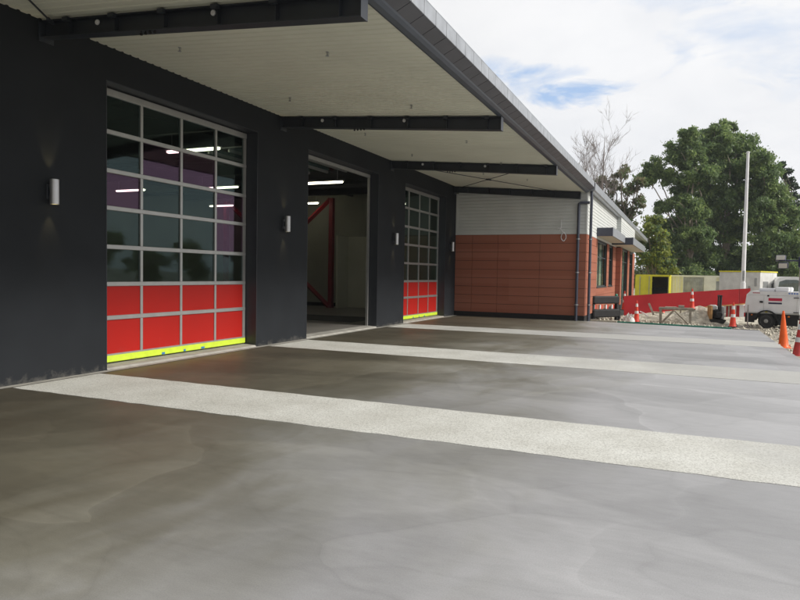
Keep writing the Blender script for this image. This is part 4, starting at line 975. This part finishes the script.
# ------------------------------------------------------------------ trees
rng = np.random.default_rng(7)
def leaves(lobes, nper, leaf, droop=.35, aspect=.45, hollow=.45, clump=.30):
    """leaf blades gathered in clumps spread through 3D lobes [(centre, (rx,ry,rz))]"""
    V = []; Mi = []
    for (c, rr) in lobes:
        vol = rr[0] * rr[2]
        nc = max(7, int(vol * 11 + 6))
        for _ in range(nc):
            d = rng.normal(size=3); d /= np.linalg.norm(d); rad = (hollow + (1 - hollow) * rng.random() ** .6)
            cc = np.array(c) + d * np.array(rr) * rad
            cr = clump * (0.7 + rng.random() * .8) * (sum(rr) / 3) ** .35
            n = int(nper * (.6 + .8 * rng.random()))
            p = rng.normal(size=(n, 3)); p /= np.linalg.norm(p, axis=1)[:, None]; p *= (rng.random((n, 1)) ** .45) * np.where(rng.random((n, 1)) < .09, 1.7, 1.0) * cr * np.array([1.15, 1.15, .75])
            p += cc; p[:, 2] -= droop * rng.random(n) ** 2 * cr * 1.3
            t = rng.normal(size=(n, 3)); t[:, 2] -= droop * 1.6; t /= np.linalg.norm(t, axis=1)[:, None]
            s = np.cross(t, rng.normal(size=(n, 3))); s /= np.linalg.norm(s, axis=1)[:, None]
            L_ = leaf * (.6 + .8 * rng.random((n, 1))); t = t * L_; s = s * L_ * aspect
            V.append(np.stack([p - t * .5, p + s * .5, p + t * .5, p - s * .5], 1))
            Mi.append(np.where(rng.random(n) < .5 * rng.random() + (.15 if d[2] < 0 else .35) * (1 if rng.random() < .6 else 0), 1, 0))  # upper clumps get more second-slot leaves, painting sunlit tops on the gums
    return np.concatenate(V), np.concatenate(Mi)
def leaf_mesh(name, Q, Mi, mats, par, org):
    me = bpy.data.meshes.new(name); n = len(Q); v = (Q - np.array(org)).reshape(-1, 3)
    me.vertices.add(n * 4); me.vertices.foreach_set('co', v.ravel()); me.loops.add(n * 4); me.loops.foreach_set('vertex_index', np.arange(n * 4, dtype=np.int32))
    me.polygons.add(n); me.polygons.foreach_set('loop_start', np.arange(0, n * 4, 4, dtype=np.int32)); me.polygons.foreach_set('loop_total', np.full(n, 4, dtype=np.int32))
    for m in mats: me.materials.append(m)
    me.polygons.foreach_set('material_index', Mi.astype(np.int32)); me.update(calc_edges=True); me.validate()
    o = bpy.data.objects.new(name, me); col.objects.link(o); o.parent = par; return o
def limb(q, a, b, r0, r1, bend=.12, n=6):
    a = Vector(a); b = Vector(b); pts = []; L_ = (b - a).length
    for i in range(n + 1):
        f = i / n; p = a.lerp(b, f)
        if 0 < i < n: p += Vector((random.uniform(-1, 1), random.uniform(-1, 1), random.uniform(-.4, .6))) * L_ * bend * .35
        if i: p.z += math.sin(f * math.pi) * L_ * bend * .4
        pts.append(p)
    q.tube(pts, [r0 + (r1 - r0) * i / n for i in range(n + 1)], 7)
def tree(name, Y, lobes_px, mats, bark, label, cat='tree', group=None, nper=70, leaf=.29, base_px=None, trunk_r=.19, depth=1.0, seed=1, hollow=.2, clump=.38, droop=.45, extra_limbs=0):
    random.seed(seed); gz = ground_z(0, Y); k = Y / FPX * .98
    lobes = []
    for (px, py, rx, ry) in lobes_px:
        dy = random.uniform(-1, 1) * rx * k * .8 * depth
        c = at(px, py, Y + dy); lobes.append(((c.x, c.y, c.z), (rx * k, max(rx, ry) * k * depth, ry * k)))
    bx = at(base_px or sum(l[0] for l in lobes_px) / len(lobes_px), 280, Y).x
    t = empty(name, (bx, Y, gz), 0, label, cat, group); org = (bx, Y, gz)
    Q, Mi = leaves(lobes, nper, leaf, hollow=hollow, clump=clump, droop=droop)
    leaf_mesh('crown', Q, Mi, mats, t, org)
    q = MB(); top = max(l[0][2] for l in lobes) - gz; fork = top * .28
    q.tube([(0, 0, -.3), (.05, .05, fork * .5), (0, 0, fork)], [trunk_r * 1.25, trunk_r, trunk_r * .9], 10)
    for (c, rr) in lobes:
        e = (c[0] - bx, c[1] - Y, c[2] - gz)
        s0 = (e[0] * .1, e[1] * .1, min(fork + abs(e[2] - fork) * .15, top * .6))
        limb(q, (0, 0, fork * .95), e, trunk_r * .38, .04, .14)
        for _ in range(2 + extra_limbs):
            d = Vector((random.uniform(-1, 1), random.uniform(-1, 1), random.uniform(-.2, 1))).normalized(); m_ = Vector(e)
            limb(q, m_ * .86 + Vector((0, 0, fork * .14)), m_ + Vector((d.x * rr[0], d.y * rr[1], d.z * rr[2])) * .95, .05, .015, .1, 4)
    q.build('trunk', MT[bark], t, True); return t
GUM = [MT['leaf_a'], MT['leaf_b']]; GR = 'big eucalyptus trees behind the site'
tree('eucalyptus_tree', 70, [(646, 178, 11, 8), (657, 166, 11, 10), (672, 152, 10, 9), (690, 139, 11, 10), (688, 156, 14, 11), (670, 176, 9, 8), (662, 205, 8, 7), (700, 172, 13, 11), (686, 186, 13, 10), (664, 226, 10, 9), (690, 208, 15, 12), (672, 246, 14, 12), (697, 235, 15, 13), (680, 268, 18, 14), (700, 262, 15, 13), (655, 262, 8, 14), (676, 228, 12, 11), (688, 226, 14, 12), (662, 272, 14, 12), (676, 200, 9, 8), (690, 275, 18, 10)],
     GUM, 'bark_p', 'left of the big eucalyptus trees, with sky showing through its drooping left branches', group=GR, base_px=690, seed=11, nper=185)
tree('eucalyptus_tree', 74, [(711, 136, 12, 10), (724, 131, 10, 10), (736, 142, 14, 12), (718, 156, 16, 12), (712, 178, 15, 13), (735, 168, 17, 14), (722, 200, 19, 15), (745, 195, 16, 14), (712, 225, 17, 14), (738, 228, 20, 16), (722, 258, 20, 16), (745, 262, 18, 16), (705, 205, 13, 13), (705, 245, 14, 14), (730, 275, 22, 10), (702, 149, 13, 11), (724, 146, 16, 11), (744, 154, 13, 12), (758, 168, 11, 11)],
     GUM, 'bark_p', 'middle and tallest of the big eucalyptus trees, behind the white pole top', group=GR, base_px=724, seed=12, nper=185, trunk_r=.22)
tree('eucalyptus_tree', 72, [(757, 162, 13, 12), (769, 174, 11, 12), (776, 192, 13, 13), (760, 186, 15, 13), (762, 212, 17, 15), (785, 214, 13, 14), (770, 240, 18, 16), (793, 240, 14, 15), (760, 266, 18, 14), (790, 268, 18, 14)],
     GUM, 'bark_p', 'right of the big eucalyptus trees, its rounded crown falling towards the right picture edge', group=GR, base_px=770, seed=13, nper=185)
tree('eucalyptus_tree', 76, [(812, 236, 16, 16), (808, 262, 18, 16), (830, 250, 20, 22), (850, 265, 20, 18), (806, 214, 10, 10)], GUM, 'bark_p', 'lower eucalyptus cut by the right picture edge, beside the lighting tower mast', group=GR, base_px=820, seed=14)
tree('pine_tree', 88, [(782, 165, 3, 3), (785, 172, 6, 3), (787, 180, 6, 3), (791, 187, 8, 3), (792, 196, 9, 3.5), (797, 206, 11, 4), (797, 218, 12, 5), (800, 232, 13, 6), (803, 248, 13, 7)], [MT['leaf_c'], MT['leaf_c']], 'bark',
     'dark ragged conifer standing out above the right shoulder of the eucalyptus trees', base_px=789, seed=15, nper=60, leaf=.34, clump=.30)
OL = [MT['leaf_d'], MT['leaf_a']]; YG = [MT['leaf_e'], MT['leaf_a']]
tree('gum_tree', 62, [(622, 172, 7, 7), (612, 186, 7, 8), (628, 190, 9, 7), (606, 200, 6, 8), (640, 182, 5, 5), (622, 205, 8, 7), (634, 212, 7, 6), (640, 200, 7, 6), (612, 216, 8, 8), (628, 226, 8, 7), (640, 236, 8, 8), (600, 180, 5, 6)],
     OL, 'bark', 'thin olive grey gum tree with gaps, rising just behind the grey roof edge', base_px=618, seed=21, nper=46, leaf=.30, clump=.34, trunk_r=.22, extra_limbs=2)
tree('gum_tree', 58, [(655, 218, 7, 5), (648, 228, 7, 6), (660, 232, 6, 6), (652, 243, 9, 8), (663, 250, 7, 8), (644, 256, 8, 8), (656, 265, 9, 9), (640, 245, 6, 6), (668, 268, 8, 9)],
     YG, 'bark', 'bushy yellow green gum tree between the roof end and the big eucalyptus', base_px=652, seed=22, nper=60, leaf=.30, trunk_r=.16)
tree('shrub', 60, [(640, 268, 8, 8), (650, 280, 10, 8), (668, 285, 12, 7), (684, 285, 12, 7), (632, 282, 8, 8)], OL, 'bark', 'dull olive shrubs behind the yellow container', cat='shrub', base_px=650, seed=23, nper=40, leaf=.22, trunk_r=.08)
tree('hedge', 78, [(690, 282, 18, 9), (712, 282, 18, 10), (735, 282, 18, 10), (758, 282, 18, 10), (780, 282, 18, 10), (802, 282, 18, 10), (822, 282, 18, 10), (668, 280, 14, 9), (645, 278, 14, 9), (625, 278, 12, 9)], [MT['leaf_c'], MT['leaf_a']], 'bark', 'dark undergrowth closing the gap below the big trees', cat='hedge', base_px=735, seed=24, nper=70, leaf=.50, trunk_r=.1)
0 and print('LEAVES', sum(len(o.data.polygons) for o in bpy.data.objects if o.type == 'MESH' and o.name.startswith('crown')))
# bare deciduous trees
def bare(px, Y, top_px, spread, seed, label):
    random.seed(seed); gz = ground_z(0, Y); b = at(px, 280, Y); tp = at(px, top_px, Y); H = tp.z - gz
    t = empty('bare_tree', (b.x, Y, gz), 0, label, 'tree', 'leafless trees behind the roof'); q = MB()
    def grow(p, d, L_, r, lv):
        n = 5; pts = [p]; rad = [r]; dd = d.copy()
        for i in range(n):
            dd = (dd + Vector((random.uniform(-1, 1), random.uniform(-1, 1), random.uniform(-.2, .6))) * (.035 if lv == 0 else .12)).normalized(); pts.append(pts[-1] + dd * L_ / n); rad.append(r * (1 - (.9 if lv == 0 else .62) * (i + 1) / n))
        q.tube(pts, rad, 7 if lv < 2 else 4)
        if lv >= 4: return
        kids = (16, 5, 4, 3)[lv]
        for k in range(kids):
            i = random.randint(1 if lv else 2, n - (0 if lv else 1)); az = random.uniform(0, 2 * math.pi); tilt = random.uniform(.3, .75)
            s = dd.orthogonal().normalized(); s.rotate(Matrix.Rotation(az, 3, dd)); nd = (dd * math.cos(tilt) + s * math.sin(tilt) * spread + Vector((0, 0, .25))).normalized()
            grow(pts[i], nd, L_ * (random.uniform(.13, .21) if lv == 0 else random.uniform(.45, .7)), max(.010, rad[i] * .45), lv + 1)
    grow(Vector((0, 0, 0)), Vector((0, 0, 1)), H * .88, .17, 0)
    q.build('trunk', MT['twig'], t)
bare(597, 60, 112, 1.0, 5, 'taller leafless tree behind the canopy edge, right of the pair')
bare(579, 64, 126, 1.0, 9, 'shorter leafless tree behind the canopy edge, left of the pair')
# trees across the yard, outside the frame on the right: what the door glass mirrors
random.seed(3)
for i, (x, Y, h) in enumerate(((30, 46, 4.5), (35, 40, 5.5), (41, 34, 5), (46, 28, 6), (40, 50, 6.5), (33, 56, 6), (50, 38, 7.5), (38, 45, 4.5), (46, 44, 5))):
    gz = ground_z(x, Y) if Y < 60 else -.9
    t = empty('roadside_tree', (x, Y, gz), 0, 'roadside tree mirrored in the door glass', 'tree', 'roadside trees across the yard')
    lb = [((x + random.uniform(-1.2, 1.2), Y + random.uniform(-1.2, 1.2), gz + h * f), (h * .24, h * .24, h * .15)) for f in (.35, .5, .6, .72, .85)]
    Q, Mi = leaves(lb, 60, .30, clump=.4); leaf_mesh('crown', Q, Mi, GUM, t, (x, Y, gz))
    q = MB(); q.tube([(0, 0, -.2), (0, 0, h * .8)], [.2, .05], 8); q.build('trunk', MT['bark'], t)

# ------------------------------------------------------------------ air
HZ = 0.0005
hb_ = MB(); hb_.box(-150, 150, -60, 170, -2.2, 40)
hm = bpy.data.materials.new('thin_haze'); hm.use_nodes = True; ht = hm.node_tree; ht.nodes.clear()
ho = ht.nodes.new('ShaderNodeOutputMaterial'); hv = ht.nodes.new('ShaderNodeVolumePrincipled')
hv.inputs['Color'].default_value = (.82, .88, .96, 1); hv.inputs['Density'].default_value = HZ; ht.links.new(hv.outputs[0], ho.inputs['Volume'])
tag(hb_.build('haze', hm), 'thin pale air haze over the whole site', 'haze', kind='stuff')
